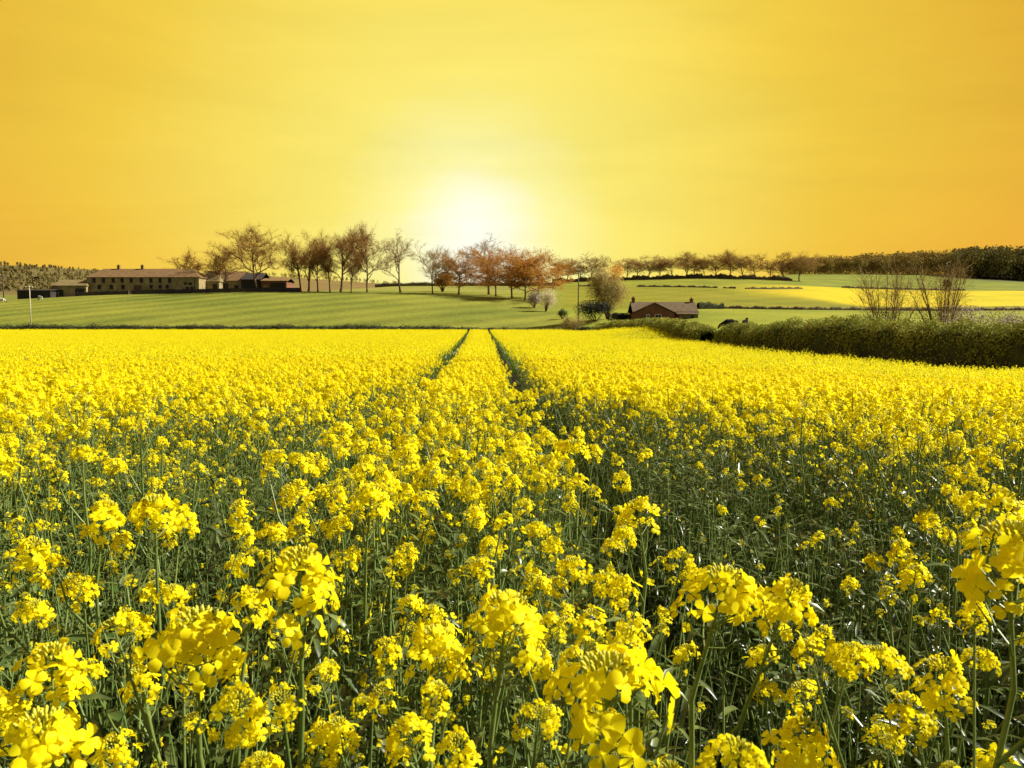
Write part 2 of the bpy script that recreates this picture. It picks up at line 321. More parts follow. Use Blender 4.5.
gm = bpy.data.materials.new('field_ground'); gm.use_nodes = True; nt = gm.node_tree; b = nt.nodes['Principled BSDF']; b.inputs['Roughness'].default_value = .95; b.inputs['Specular IOR Level'].default_value = .1
at_ = N(nt, 'ShaderNodeAttribute', attribute_name='crop'); tc = N(nt, 'ShaderNodeTexCoord')
wv = N(nt, 'ShaderNodeTexWave'); wv.inputs['Scale'].default_value = .028; wv.inputs['Distortion'].default_value = 5.0; wv.inputs['Detail'].default_value = 2; wv.inputs['Detail Scale'].default_value = .3
mpw = N(nt, 'ShaderNodeMapping'); mpw.inputs['Rotation'].default_value = (0, 0, R(38)); nt.links.new(tc.outputs['Object'], mpw.inputs[0]); nt.links.new(mpw.outputs[0], wv.inputs[0])
no = N(nt, 'ShaderNodeTexNoise'); no.inputs['Scale'].default_value = .045; no.inputs['Detail'].default_value = 6; nt.links.new(tc.outputs['Object'], no.inputs['Vector'])
no2 = N(nt, 'ShaderNodeTexNoise'); no2.inputs['Scale'].default_value = 1.3; no2.inputs['Detail'].default_value = 8; nt.links.new(tc.outputs['Object'], no2.inputs['Vector'])
sf = math_(nt, 'MULTIPLY', math_(nt, 'SUBTRACT', wv.outputs[0], .5), at_.outputs['Alpha'])
val = math_(nt, 'ADD', math_(nt, 'MULTIPLY_ADD', sf, .26, .92), math_(nt, 'ADD', math_(nt, 'MULTIPLY_ADD', no.outputs[0], .9, -.45), math_(nt, 'MULTIPLY_ADD', no2.outputs[0], 1.0, -.5)))
hs = N(nt, 'ShaderNodeHueSaturation'); nt.links.new(at_.outputs['Color'], hs.inputs['Color']); nt.links.new(val, hs.inputs['Value'])
nt.links.new(math_(nt, 'MULTIPLY_ADD', no.outputs[0], -.07, .528), hs.inputs['Hue'])
nt.links.new(hs.outputs[0], b.inputs['Base Color'])
bp = N(nt, 'ShaderNodeBump'); bp.inputs['Strength'].default_value = .6; bp.inputs['Distance'].default_value = .15; nt.links.new(no2.outputs[0], bp.inputs['Height']); nt.links.new(bp.outputs[0], b.inputs['Normal'])
ground_me.materials.append(gm)
tag(link('ground', ground_me), kind='structure')

# ------------------------------------------------------------------ trees
def branches(r, H, spread, trunk_h, n_main, depth=4, up=.55, rbase=.35, droop=0.0, wobble=.25):
    """grows limbs; returns limb segments [(pts, radii, level)] and twig tips"""
    segs, tips = [], []
    def grow(p, d, ln, rad, lev):
        k = 4 if lev < 2 else 3; pts = [p.copy()]; rr = [rad]; q = p.copy(); dd = d.copy()
        for i in range(k):
            dd = (dd + Vector(r.normal(size=3)) * wobble * (.22 if lev == 0 else 1) + Vector((0, 0, .10 * up - droop))).normalized()
            q = q + dd * ln / k; pts.append(q.copy()); rr.append(rad * (1 - .45 * (i + 1) / k))
        segs.append((pts, rr, lev))
        if lev >= depth: tips.append((q, dd)); return
        nb = n_main if lev == 0 else int(r.integers(3, 5))
        for j in range(nb):
            t = (.28 if lev == 0 else .25) + (1 - (.28 if lev == 0 else .25)) * (j + r.uniform(.2, .9)) / nb
            ii = min(int(t * k), k - 1); b0 = pts[ii].lerp(pts[ii + 1], t * k - ii)
            ax = Vector(r.normal(size=3)); side = dd.cross(ax).normalized()
            nd = (dd * up + side * spread + Vector((0, 0, .12))).normalized()
            if nd.z < -.1: nd.z = .05; nd.normalize()
            grow(b0, nd, ln * r.uniform(.58, .82) * (1.0 if lev else (H - trunk_h) / H * .85), rad * .52, lev + 1)
        if lev > 0 or True: tips.append((q, dd))
    grow(Vector((0, 0, 0)), Vector((r.normal() * .05, r.normal() * .05, 1)).normalized(), trunk_h * 1.9, rbase, 0)
    return segs, tips
def make_tree_meshes(seed, H, W, trunk_h, n_main, twigmat, leafmat=None, nleaf=0, leaf=.28, ntw=2600, spread=.8, up=.6, twl=.09, depth=4, lean=0, rb=.035):
    r = np.random.default_rng(seed); segs, tips = branches(r, H, spread, trunk_h, n_main, depth, up, rbase=H * rb * .55)
    allp = np.array([p for s in segs for p in s[0]])
    zmax = np.percentile(allp[:, 2], 99); wx = np.percentile(np.abs(allp[:, :2]), 93)
    sz = H / zmax; sxy = (W / 2) / wx * .95
    S = lambda v: Vector((v[0] * sxy + lean * v[2] * sz / H, v[1] * sxy, v[2] * sz))
    tr = MB()
    for pts, rr, lev in segs:
        if lev <= 2: tr.tube([S(p) for p in pts], [max(x, .035) for x in rr], 6 if lev == 0 else 4, cap=False)
    # root flare
    tr.tube([(0, 0, -1.0), (0, 0, 0.02), (lean * .02, 0, H * .05)], [H * rb * .95, H * rb * .85, H * rb * .5], 7, cap=False)
    me_t = tr.mesh('trunk', [M['bark']], True)
    # crown: branchlets then fine twigs
    P, D, Ln, Wd = [], [], [], []
    for pts, rr, lev in segs:
        if lev >= 3:
            for i in range(len(pts) - 1):
                a, c = S(pts[i]), S(pts[i + 1]); P.append(a); D.append(c - a); Ln.append((c - a).length); Wd.append(H * .0042 if lev == 3 else H * .003)
    fine = [s for s in segs if s[2] >= 2]
    for _ in range(ntw):
        pts, rr, lev = fine[int(r.integers(len(fine)))]; i = int(r.integers(len(pts) - 1)); a, c = S(pts[i]), S(pts[i + 1])
        p = a.lerp(c, r.random()); d = (c - a).normalized() + Vector(r.normal(size=3)) * .65 + Vector((0, 0, .25))
        P.append(p); D.append(d); Ln.append(H * r.uniform(.4, 1.3) * twl); Wd.append(H * .0021)
    P = np.array(P); D = np.array(D); Ln = np.array(Ln); Wd = np.array(Wd)
    Vt, Ft = blades(P, D, Ln, Wd, r); mi = np.zeros(len(Ft), int)
    if nleaf:
        Dn = D / np.linalg.norm(D, axis=1)[:, None]; k = r.integers(len(P), size=nleaf)
        C = P[k] + Dn[k] * (Ln[k] * r.uniform(.3, 1.1, nleaf))[:, None] + r.normal(size=(nleaf, 3)) * H * .012
        Vl, Fl = rquads(C, leaf * r.uniform(.5, 1.2, nleaf), .6, r=r); Vt, Ft = cat((Vt, Ft), (Vl, Fl)); mi = np.concatenate([mi, np.ones(len(Fl), int)])
    mats = [M[twigmat]] + ([M[leafmat]] if leafmat else [])
    return me_t, npmesh('crown', Vt, Ft, mats=mats, mi=mi if leafmat else None)
def tree(name, label, px, D, H, meshes, group=None, H0=None, wscale=1, rz=0, flip=1):
    x = ux(px, D); t = thing(name, label, 'tree', (x, D, gzf(x, D) - .05), rz, group, (H / H0 * wscale * flip, H / H0 * wscale, H / H0))
    link('trunk', meshes[0], t); link('crown', meshes[1], t); return t
PXM = lambda D: D / F
# prototypes, all 16 m tall
T = {}
T['spread'] = make_tree_meshes(3, 16, 17, 1.61, 7, 'twig', 'bud_brown', 1500, .15, 9100, spread=.75, up=.85)
T['round'] = make_tree_meshes(11, 16, 14, 1.61, 7, 'twig', 'bud_orange', 2600, .18, 8400, spread=.65, up=.9)
T['tall'] = make_tree_meshes(17, 16, 10, 1.98, 5, 'twig', 'bud_brown', 700, .16, 5880, spread=.55, up=.95)
T['sparse'] = make_tree_meshes(23, 16, 13, 1.86, 5, 'twig_grey', None, 0, .2, 4200, spread=.7, up=.8, twl=.07)
T['orange'] = make_tree_meshes(29, 16, 18, 1.74, 8, 'twig', 'bud_orange', 9500, .36, 5880, spread=.85, up=.65)
T['orange2'] = make_tree_meshes(31, 16, 16, 1.49, 8, 'twig', 'bud_orange', 8000, .36, 5880, spread=.85, up=.65)
T['gold'] = make_tree_meshes(37, 16, 17, 1.49, 7, 'twig_grey', 'bud_orange', 3500, .22, 7839, spread=.8, up=.75)
T['gold2'] = make_tree_meshes(41, 16, 15, 1.36, 7, 'twig', 'bud_brown', 1600, .22, 7839, spread=.75, up=.8)
SK = [  # kind, px, base depth, top px row, width scale, label
 ('tall', 187, 285, 256, 1.5, 'small bare tree showing its crown over the right end of the farmhouse roof'),
 ('gold2', 229, 262, 247, .9, 'low brown bare tree close left of the big spreading tree by the farm'),
 ('spread', 259, 244, 231, 1.0, 'biggest spreading bare tree with wide crown in front of the dark barn'),
 ('tall', 302, 242, 241, .95, 'slim bare tree first to the right of the open shed'),
 ('tall', 310, 250, 239, 1.0, 'narrow tree second to the right of the open shed'),
 ('gold2', 319, 246, 238, .75, 'brown twiggy tree standing third right of the open shed'),
 ('tall', 331, 243, 245, .7, 'thin straight trunked tree just left of the tall round crowned one'),
 ('round', 342, 247, 229, .95, 'tall tree with round rusty crown in the middle of the left group'),
 ('tall', 352, 243, 256, .8, 'small young tree tucked between two tall ones on the hill crest'),
 ('spread', 368, 243, 231, .72, 'tall vase shaped bare tree ending the left group'),
 ('sparse', 401, 243, 237, .9, 'thin pale sparse tree standing alone before the white glow'),
 ('gold', 433, 240, 249, .85, 'small gnarled tree left of the dark brown round clump'),
 ('orange2', 459, 239, 253, 1.1, 'low orange leaved tree with short trunk under the glow'),
 ('sparse', 489, 246, 241, 1.15, 'pale wispy tree rising above the left end of the orange row'),
 ('orange', 496, 236, 252, 1.0, 'orange crowned tree on the left end of the dense orange row'),
 ('orange', 512, 230, 253, 1.1, 'broad orange tree with a forked leaning trunk in the dense row'),
 ('orange2', 525, 222, 256, 1.1, 'low orange tree in the middle of the dense row by the white bush'),
 ('orange', 538, 226, 253, 1.1, 'rightmost orange tree of the dense row with twin dark stems'),
]
for i, (k, px, D, top, ws, lab) in enumerate(SK):
    x = ux(px, D); H = CAMZ + (HOR - top) / F * D - gzf(x, D)
    tree('bare_tree' if 'orange' not in k else 'orange_tree', lab, px, D, H, T[k], 'trees along the hill crest', 16, ws, rz=i * 1.7)
# dark beech clump
rr_ = np.random.default_rng(5)
def clump_mesh(name, n, w, d, h, leaf, m, r, base=0.12, power=.5, aspect=.7):
    """leaf quads through an uneven lobed volume, denser outside"""
    lob = r.uniform(-1, 1, (7, 3)) * (w * .28, d * .28, h * .2) + (0, 0, h * .55); lr = r.uniform(.45, .8, 7)
    k = r.integers(7, size=n); dd = r.normal(size=(n, 3)); dd /= np.linalg.norm(dd, axis=1)[:, None]; rad = r.random(n) ** power
    C = lob[k] + dd * rad[:, None] * lr[k][:, None] * (w * .5, d * .5, h * .5); C[:, 2] = np.clip(C[:, 2], h * base * r.random(n), h)
    V, Fq = rquads(C, leaf * r.uniform(.5, 1.3, n), aspect, dd, .9, r)
    return npmesh(name, V, Fq, mats=[m])
def stems_mesh(n, w, h, rad, r, m='bark'):
    mb = MB()
    for _ in range(n):
        a = r.uniform(0, 6.28); d = Vector((math.cos(a) * w * r.uniform(.1, .5), math.sin(a) * w * r.uniform(.1, .5), h * r.uniform(.6, .95)))
        mb.tube([(0, 0, -.3), d * .45 + Vector((r.normal() * .05 * w, 0, 0)), d], [rad, rad * .7, rad * .25], 5, cap=False)
    return mb.mesh('stem', [M[m]], True)
def bush(name, label, px, D, w, h, m, leaf, n, seed, cat_='bush', group=None, d=None, power=.5, stems=5, dz=0):
    r = np.random.default_rng(seed); x = ux(px, D); t = thing(name, label, cat_, (x, D, gzf(x, D) + dz), 0, group)
    link('foliage', clump_mesh('foliage', n, w, d or w * .8, h, leaf, M[m], r, power=power), t)
    link('stem', stems_mesh(stems, w * .7, h * .7, h * .03, r), t); return t
bush('brown_beech', 'dark brown round beech clump between two small trees under the glow', 443, 262, 7.5, 7.5, 'bud_brown', .5, 2600, 51, 'tree')
bush('willow_tree', 'tall pale olive leafy willow beside the wooden pole', 608, 162, 8.0, 10.2, 'willow', .24, 15000, 52, 'tree', power=.6)
bush('rusty_tree', 'rusty topped tree showing behind the pale willow', 611, 330, 11, 11, 'bud_orange', .4, 2600, 53, 'tree')
bush('dark_shrub', 'dark shrub spreading left of the willow foot', 595, 158, 8, 4.2, 'shrub_dark', .2, 7000, 54)
bush('dark_shrub', 'dark low shrub between the willow and the cottage', 619, 155, 5, 2.2, 'shrub_dark', .2, 4000, 55)
bush('blossom_bush', 'white blossoming bush at the end of the orange tree row', 545.5, 196, 5.2, 5.6, 'blossom', .26, 2600, 56)
bush('brown_bush', 'brownish twiggy bush left of the white blossoming bush', 534, 204, 5.2, 4.8, 'mauve', .24, 2600, 57)
bush('green_bush', 'small round dark green bush right of the white blossoming bush', 562, 175, 2.6, 2.5, 'green_bush', .16, 2600, 58)
bush('olive_bush', 'rounded olive bush at the foot of the wooden pole', 573, 149.5, 4.6, 3.6, 'willow', .16, 5200, 59)

# tree row on the far skyline
RW = [(557, 448, 260, 'orange2'), (567, 452, 258, 'gold'), (579, 450, 262, 'gold2'), (591, 448, 257, 'gold'), (626, 452, 258, 'gold'), (636, 449, 259, 'gold2'), (648, 452, 260, 'gold'), (659, 449, 259, 'gold2'),
      (671, 452, 257, 'gold'), (684, 446, 253.5, 'spread'), (693, 451, 257, 'gold2'), (703, 452, 261, 'gold'), (715, 449, 257, 'gold2'), (728, 446, 252.5, 'spread'), (741, 451, 255, 'gold'),
      (753, 449, 256, 'gold2'), (768, 455, 261, 'gold'), (783, 455, 254.5, 'spread'), (797, 452, 256, 'gold')]
rel = ['close behind the white blossoming bush', 'above the green pasture, left of the wooden pole', 'just behind the wooden pole', 'between the wooden pole and the willow', 'just right of the rusty topped tree',
       'above the left chimney of the cottage', 'above the left half of the cottage roof', 'above the middle of the cottage roof', 'above the right half of the cottage roof', 'tallest one above the right chimney of the cottage',
       'just right of the tall one over the cottage chimney', 'shortest one right of the cottage', 'left neighbour of the wide crown above the black cattle', 'widest crown, above the black cattle', 'right neighbour of the wide crown above the black cattle',
       'last one before the gap in the row', 'low one standing in the gap before the wood', 'dome crowned one next to the wood', 'last one, touching the brown wood']
for i, ((px, D, top, k), rl) in enumerate(zip(RW, rel)):
    x = ux(px, D); H = CAMZ + (HOR - top) / F * D - gzf(x, D)
    tree('skyline_tree', 'skyline tree in the far row, ' + rl, px, D, H, T[k], 'bare trees in the far skyline row', 16, (1.12 if i % 2 else 1.3), rz=i * 2.1)

# ------------------------------------------------------------------ hedges
def hedge(name, label, pts, h, w, m, leaf, dens, seed, core='hedge_core', var=.18, cat_='hedge', kind=None, group=None, twigs=0, tops=None):
    """leaves in a shell over an uneven core; tops = picture rows giving each point's real height"""
    r = np.random.default_rng(seed); P = np.array([(ux(a, D), D) for a, D in pts])
    seg = np.hypot(*np.diff(P, axis=0).T); S = np.concatenate([[0], np.cumsum(seg)]); Lh = S[-1]
    ph = r.uniform(0, 6, 8)
    Ht = np.array([zpy(t_, D) - gzf(ux(a, D), D) for t_, (a, D) in zip(tops, pts)]) / h if tops else np.ones(len(pts))
    def prof(s): return np.interp(s, S, Ht) * 1 + var * (np.sin(s / h * .9 + ph[0]) * .5 + np.sin(s / h * 2.3 + ph[1]) * .3 + np.sin(s / h * 5.1 + ph[2]) * .25)
    org = P[0]
    def xy(s): return np.stack([np.interp(s, S, P[:, 0]), np.interp(s, S, P[:, 1])], -1)
    def tn(s): d = xy(np.minimum(s + .5, Lh)) - xy(np.maximum(s - .5, 0)); d /= np.linalg.norm(d, axis=-1)[:, None] + 1e-9; return d
    n = int(Lh * h * dens); s = r.uniform(0, Lh, n); th = r.uniform(-.15, math.pi + .15, n); rad = r.uniform(.72, 1.06, n)
    lump = 1 + .05 * np.sin(s * 3.1 / h + th * 2 + ph[3]) + .05 * np.sin(s * 7.7 / h - th * 3 + ph[4]) + .04 * np.sin(s * 17.3 / h + th * 4 + ph[5]) - .04
    off = np.cos(th) * w * .5 * rad * lump * np.where(np.sin(th) < .3, 1.0, 1); zz = (np.sign(np.sin(th)) * np.abs(np.sin(th)) ** .6) * h * .62 * rad * lump * prof(s) + h * .38 * prof(s)
    low_ = r.random(n) < .4; zz = np.where(low_ & (np.abs(np.cos(th)) > .5), r.uniform(.0, .5, n) * h, zz)
    d = tn(s); nrm2 = np.stack([-d[:, 1], d[:, 0]], -1); XY = xy(s) + nrm2 * off[:, None]
    C = np.concatenate([XY, (gz(XY[:, 0], XY[:, 1]) + zz)[:, None]], 1)
    NR = np.concatenate([nrm2 * np.cos(th)[:, None], np.maximum(np.sin(th), 0)[:, None]], 1)
    o3 = np.array([org[0], org[1], gzf(*org)]); V, Fq = rquads(C - o3, leaf * r.uniform(.5, 1.4, n), .6, NR, 1.0, r)
    if twigs:
        nt_ = int(Lh * twigs); s = r.uniform(0, Lh, nt_); o = r.uniform(-.4, .4, nt_) * w; XY = xy(s); d = tn(s); XY = XY + np.stack([-d[:, 1], d[:, 0]], -1) * o[:, None]
        Pp = np.concatenate([XY, (gz(XY[:, 0], XY[:, 1]) + h * .85 * prof(s))[:, None]], 1) - o3
        Vb, Fb = blades(Pp, np.array([0, 0, 1.]) + r.normal(size=(nt_, 3)) * .5, r.uniform(.05, .2, nt_) * h, .008 + leaf * .1, r); V, Fq = cat((V, Fq), (Vb, Fb))
    t = thing(name, label, cat_, tuple(o3), 0, group) if kind is None else None
    fol = npmesh('foliage', V, Fq, mats=[M[m]])
    # core
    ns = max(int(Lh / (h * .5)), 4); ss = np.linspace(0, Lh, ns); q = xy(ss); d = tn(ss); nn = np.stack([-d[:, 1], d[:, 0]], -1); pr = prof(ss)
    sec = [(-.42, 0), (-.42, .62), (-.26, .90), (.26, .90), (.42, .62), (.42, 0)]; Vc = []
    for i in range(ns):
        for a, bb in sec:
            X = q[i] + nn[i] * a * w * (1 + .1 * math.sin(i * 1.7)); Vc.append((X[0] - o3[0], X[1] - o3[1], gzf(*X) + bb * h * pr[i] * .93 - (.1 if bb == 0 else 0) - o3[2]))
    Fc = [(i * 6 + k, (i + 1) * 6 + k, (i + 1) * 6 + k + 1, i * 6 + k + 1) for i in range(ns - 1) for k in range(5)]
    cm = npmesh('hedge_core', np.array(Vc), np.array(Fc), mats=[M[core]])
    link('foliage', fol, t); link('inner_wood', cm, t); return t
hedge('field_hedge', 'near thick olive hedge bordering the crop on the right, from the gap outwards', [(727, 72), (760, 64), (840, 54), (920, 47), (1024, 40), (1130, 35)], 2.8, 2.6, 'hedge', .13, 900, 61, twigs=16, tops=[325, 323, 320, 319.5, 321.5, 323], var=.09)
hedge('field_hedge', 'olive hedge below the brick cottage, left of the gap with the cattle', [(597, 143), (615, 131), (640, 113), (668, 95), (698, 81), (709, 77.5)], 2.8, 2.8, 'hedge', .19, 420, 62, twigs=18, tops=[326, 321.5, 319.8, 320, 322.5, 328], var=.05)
hedge('boundary_hedge', 'long low dark hedge where the yellow crop meets the green slope', [(-260, 152.5), (0, 152.5), (200, 152.5), (400, 152.5), (560, 152.5), (598, 147)], 2.2, 1.2, 'hedge_dark', .22, 60, 63, tops=[324.3, 324.3, 324.8, 325, 326.3, 328.3], var=.12)  # real hedge, its height and dark tone also take in its shadow strip
hedge('crest_hedge', 'dark hedge on the crest behind the trees under the bright glow', [(376, 356), (450, 356), (560, 356)], 2.2, 1.6, 'scrub', .35, 22, 64, core='scrub_core')
hedge('skyline_hedge', 'dark hedge at the feet of the far skyline trees', [(552, 447), (620, 450), (700, 449), (790, 449)], 2.2, 2.5, 'scrub', .6, 14, 65, core='scrub_core', var=.5)
hedge('middle_hedge', 'broken low hedge across the pasture above the cottage chimneys', [(636, 353), (716, 353)], .8, 1.2, 'scrub', .3, 16, 66, core='scrub_core', var=.6)
hedge('middle_hedge', 'short hedge piece left of the willow at the top of the pasture', [(578, 352), (604, 352)], .8, 1.2, 'scrub', .3, 16, 67, core='scrub_core', var=.6)
hedge('middle_hedge', 'short hedge piece above the black cattle, right of the long piece', [(722, 354), (734, 354)], .8, 1.2, 'scrub', .3, 16, 68, core='scrub_core', var=.6)
hedge('middle_hedge', 'hedge piece before the yellow strip at the foot of the brown wood', [(744, 356), (770, 360), (800, 372)], .8, 1.2, 'scrub', .3, 16, 69, core='scrub_core', var=.6)
hedge('valley_hedge', 'thin dark hedge line running right from the cottage across the meadow', [(718, 204), (800, 204), (900, 210), (1100, 216)], .75, 1.0, 'scrub', .25, 30, 70, core='scrub_core', var=.5)
hedge('valley_hedge', 'taller dark scrubby hedge directly right of the cottage', [(697, 200), (722, 202)], 1.6, 1.5, 'shrub_dark', .25, 60, 71, var=.4)
hedge('far_hedge', 'dark hedge along the top edge of the far yellow strip', [(840, 401), (900, 402), (962, 403)], .9, 1.5, 'scrub', .3, 14, 72, core='scrub_core', var=.6)

# woods as masses
def wood(name, label, u0, u1, D0, D1, n, hfun, m, leaf, seed, per=110):
    r = np.random.default_rng(seed); Cs = []; Ns = []; S = []; TP = []; TL = []
    for _ in range(n):
        u = r.uniform(u0, u1); D = r.uniform(D0, D1); x = ux(u, D); h = hfun(u) * r.uniform(.8, 1.12); w = h * r.uniform(.45, .7)
        d = r.normal(size=(per, 3)); d /= np.linalg.norm(d, axis=1)[:, None]; d[:, 2] = np.where(r.random(per) < .4, r.uniform(-1, .3, per), np.abs(d[:, 2]))
        c = d * (r.random(per) ** .4)[:, None] * (w * .5, w * .5, h * .5) + (x, D, gzf(x, D) + h * .5); Cs.append(c); Ns.append(d); S.append(np.full(per, leaf * h / 14))
        for _k in range(3): TP.append((x + r.normal() * 1.2, D + r.normal(), gzf(x, D))); TL.append(h * .55)
    C = np.concatenate(Cs); o3 = np.array([ux(u0, D0), D0, 0]); V, Fq = rquads(C - o3, np.concatenate(S) * r.uniform(.5, 1.3, len(C)), .6, np.concatenate(Ns), .9, r)
    Vb, Fb = blades(np.array(TP) - o3, np.array([0, 0, 1.]) + r.normal(size=(len(TP), 3)) * .06, np.array(TL), .22, r)
    k = len(Fq); V, Fq = cat((V, Fq), (Vb, Fb)); mi = np.zeros(len(Fq), int); mi[k:] = 1
    o = link(name, npmesh(name, V, Fq, mats=[M[m], M['bark']], mi=mi), None, tuple(o3)); return tag(o, label, 'woodland', kind='stuff')
wood('woodland', 'brown leafless wood on the right skyline', 778, 990, 608, 690, 330, lambda u: np.interp(u, [778, 830, 900, 990], [11, 14, 17, 20]), 'wood_leaf', 1.3, 81, 260)
wood('dark_woodland', 'dark dense wood at the right edge of the skyline', 948, 1150, 575, 640, 300, lambda u: np.interp(u, [948, 980, 1024, 1150], [19, 22, 25, 28]), 'wood_dark', 1.3, 82, 260)
wood('hillside_woodland', 'brown wood covering the hill behind the farm on the left', -260, 120, 440, 695, 1500, lambda u: np.interp(u, [-200, 0, 60, 92], [4.2, 3.6, 2.6, 1.8]), 'hill_leaf', 4.0, 83, 120)
wood('hill_scrub', 'thin scrub on the low brown ridge behind the farm buildings', 205, 400, 660, 700, 110, lambda u: 4.0, 'wood_leaf', 2.2, 84, 60)

# ------------------------------------------------------------------ buildings
def base(px, D): x = ux(px, D); return x, D, gzf(x, D)
def roof_gable(mb, x0, x1, y0, y1, ze, zr, ov=.3, hip=0.0, th=.18, m=0):
    ym = (y0 + y1) / 2
    a, b_ = x0 - ov, x1 + ov; c, d = y0 - ov, y1 + ov; s = (zr - ze) / (ym - y0); zo = ze - ov * s
    V = [(a, c, zo), (b_, c, zo), (b_, d, zo), (a, d, zo), (a + hip, ym, zr), (b_ - hip, ym, zr)]
    V2 = [(x, y, z + th) for x, y, z in V]; n = 6
    mb.add(V + V2, [(6, 7, 11, 10), (8, 9, 10, 11), (9, 6, 10), (7, 8, 11), (1, 0, 4, 5), (3, 2, 5, 4), (0, 3, 4), (2, 1, 5), (0, 1, 7, 6), (1, 2, 8, 7), (2, 3, 9, 8), (3, 0, 6, 9)], m)
def walls_gable(mb, x0, x1, y0, y1, z0, ze, zr=None):
    mb.box(x0, x1, y0, y1, z0, ze)
    if zr:
        ym = (y0 + y1) / 2
        for x in (x0, x1): mb.add([(x, y0, ze), (x, y1, ze), (x, ym, zr)], [(0, 1, 2)])
def window(parent, x, z, w, h, yf, fm='white', arch=False, name='window'):
    mb = MB(); f = .09
    mb.box(x - w / 2, x - w / 2 + f, yf - .05, yf + .05, z, z + h); mb.box(x + w / 2 - f, x + w / 2, yf - .05, yf + .05, z, z + h)
    mb.box(x - w / 2 + f, x + w / 2 - f, yf - .05, yf + .05, z, z + f); mb.box(x - w / 2 + f, x + w / 2 - f, yf - .05, yf + .05, z + h - f, z + h)
    mb.box(x - .025, x + .025, yf - .045, yf + .04, z + f, z + h - f)
    wi = link(name, mb.mesh(name, [M[fm]]), parent)
    p = MB(); p.box(x - w / 2 + f, x + w / 2 - f, yf - .02, yf + .03, z + f + .001, z + h - f - .001); link('pane', p.mesh('pane', [M['pane']]), wi)
    s = MB(); s.box(x - w / 2 - .1, x + w / 2 + .1, yf - .15, yf + .02, z - .15, z - .003); link('sill', s.mesh('sill', [M['stone']]), wi)
    return wi
def chimney(parent, x, y, z0, z1, w, m):
    mb = MB(); mb.box(x - w / 2, x + w / 2, y - w / 2, y + w / 2, z0, z1 - .45); mb.box(x - w / 2 - .08, x + w / 2 + .08, y - w / 2 - .08, y + w / 2 + .08, z1 - .45, z1 - .3)
    c = link('chimney', mb.mesh('chimney', [M[m]]), parent)
    p = MB(); p.tube([(x, y, z1 - .3), (x, y, z1)], [.16, .13], 8); link('chimney_pot', p.mesh('chimney_pot', [M['brick']]), c); return c
# long farmhouse
D0 = 252; k = D0 / F
X0, X1 = ux(89.5, D0), ux(201, D0); g0 = zpy(294.5, D0); O = ((X0 + X1) / 2, D0, g0); W2 = (X1 - X0) / 2
fh = thing('stone_farmhouse', 'long two storey stone farmhouse with hipped tiled roof on the left hill', 'farmhouse', O)
we = (294.5 - 277.5) * k
mb = MB(); mb.box(-W2, W2, 0, 9, -2.5, we); link('wall', mb.mesh('wall', [M['stone']]), fh)
mb = MB(); roof_gable(mb, -W2, W2, 0, 9, we, (294.5 - 269) * k, .35, 3.6); rf = link('roof', mb.mesh('roof', [M['roof']]), fh)
for px in (115, 139): chimney(rf, ux(px, D0) - O[0], 4.5, (294.5 - 270) * k, (294.5 - 264) * k, .75, 'roof')
for px in (97, 106.5, 116, 125, 134, 144, 153.5, 162.5, 172): window(fh, ux(px, D0) - O[0], (294.5 - 283.2) * k, .95, 1.5, -.06, 'door_red')
for px in (102, 114, 125.5): window(fh, ux(px, D0) - O[0], (294.5 - 289.5) * k, 1.1, 1.4, -.06, 'door_red')
for px in (153.5, 162.5, 169.5): window(fh, ux(px, D0) - O[0], (294.5 - 289) * k, .95, 1.2, -.06, 'door_red')
def panel(parent, name, x0, x1, z0, z1, m, y0=-.12, y1=-.004): mb = MB(); mb.box(x0, x1, y0, y1, z0, z1); return link(name, mb.mesh(name, [M[m]]), parent)
panel(fh, 'door', ux(136.3, D0) - O[0], ux(143.6, D0) - O[0], .1, (294.5 - 285.5) * k, 'door_red')
panel(fh, 'shutter', ux(144.2, D0) - O[0], ux(152, D0) - O[0], .2, (294.5 - 287.3) * k, 'roof_lit')
for px, a, b_ in ((188, 283, 285), (192.5, 283, 285.5), (189.5, 287, 291.5), (194, 287, 292)):
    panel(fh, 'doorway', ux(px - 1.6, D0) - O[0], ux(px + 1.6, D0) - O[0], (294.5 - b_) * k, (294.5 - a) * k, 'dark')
panel(fh, 'drainpipe', ux(196.6, D0) - O[0], ux(197, D0) - O[0], 0, we - .1, 'tin', -.15)
# low stone walls before the farm
def lowwall(label, u0, u1, D, h, m='stone'):
    n = 24; us = np.linspace(u0, u1, n); x = ux(us, D); z = gz(x, np.full(n, float(D))); o = (x[0], D, z[0]); mb = MB(); r = random.Random(int(u0))
    for i in range(n - 1):
        hh = h * r.uniform(.92, 1.08); mb.add([(x[i] - o[0], -.25, z[i] - o[2] - .4), (x[i + 1] - o[0], -.25, z[i + 1] - o[2] - .4), (x[i + 1] - o[0], .25, z[i + 1] - o[2] - .4), (x[i] - o[0], .25, z[i] - o[2] - .4),
            (x[i] - o[0], -.2, z[i] - o[2] + hh), (x[i + 1] - o[0], -.2, z[i + 1] - o[2] + hh), (x[i + 1] - o[0], .2, z[i + 1] - o[2] + hh), (x[i] - o[0], .2, z[i] - o[2] + hh)],
            [(0, 3, 2, 1), (4, 5, 6, 7), (0, 1, 5, 4), (1, 2, 6, 5), (2, 3, 7, 6), (3, 0, 4, 7)])
    tag(link('stone_wall', mb.mesh('stone_wall', [M[m]]), None, o), label, 'wall')
M['wall_dark'] = brick('wall_dark', (.07, .05, .035), (.05, .038, .03), (.06, .045, .03), 1, .5, .25)
lowwall('low dark stone wall running right from the farmhouse past the big tree', 134, 302, 243, 1.2, 'wall_dark')
lowwall('short dark wall piece before the left half of the farmhouse', 78, 131, 243.5, 1.1, 'wall_dark')
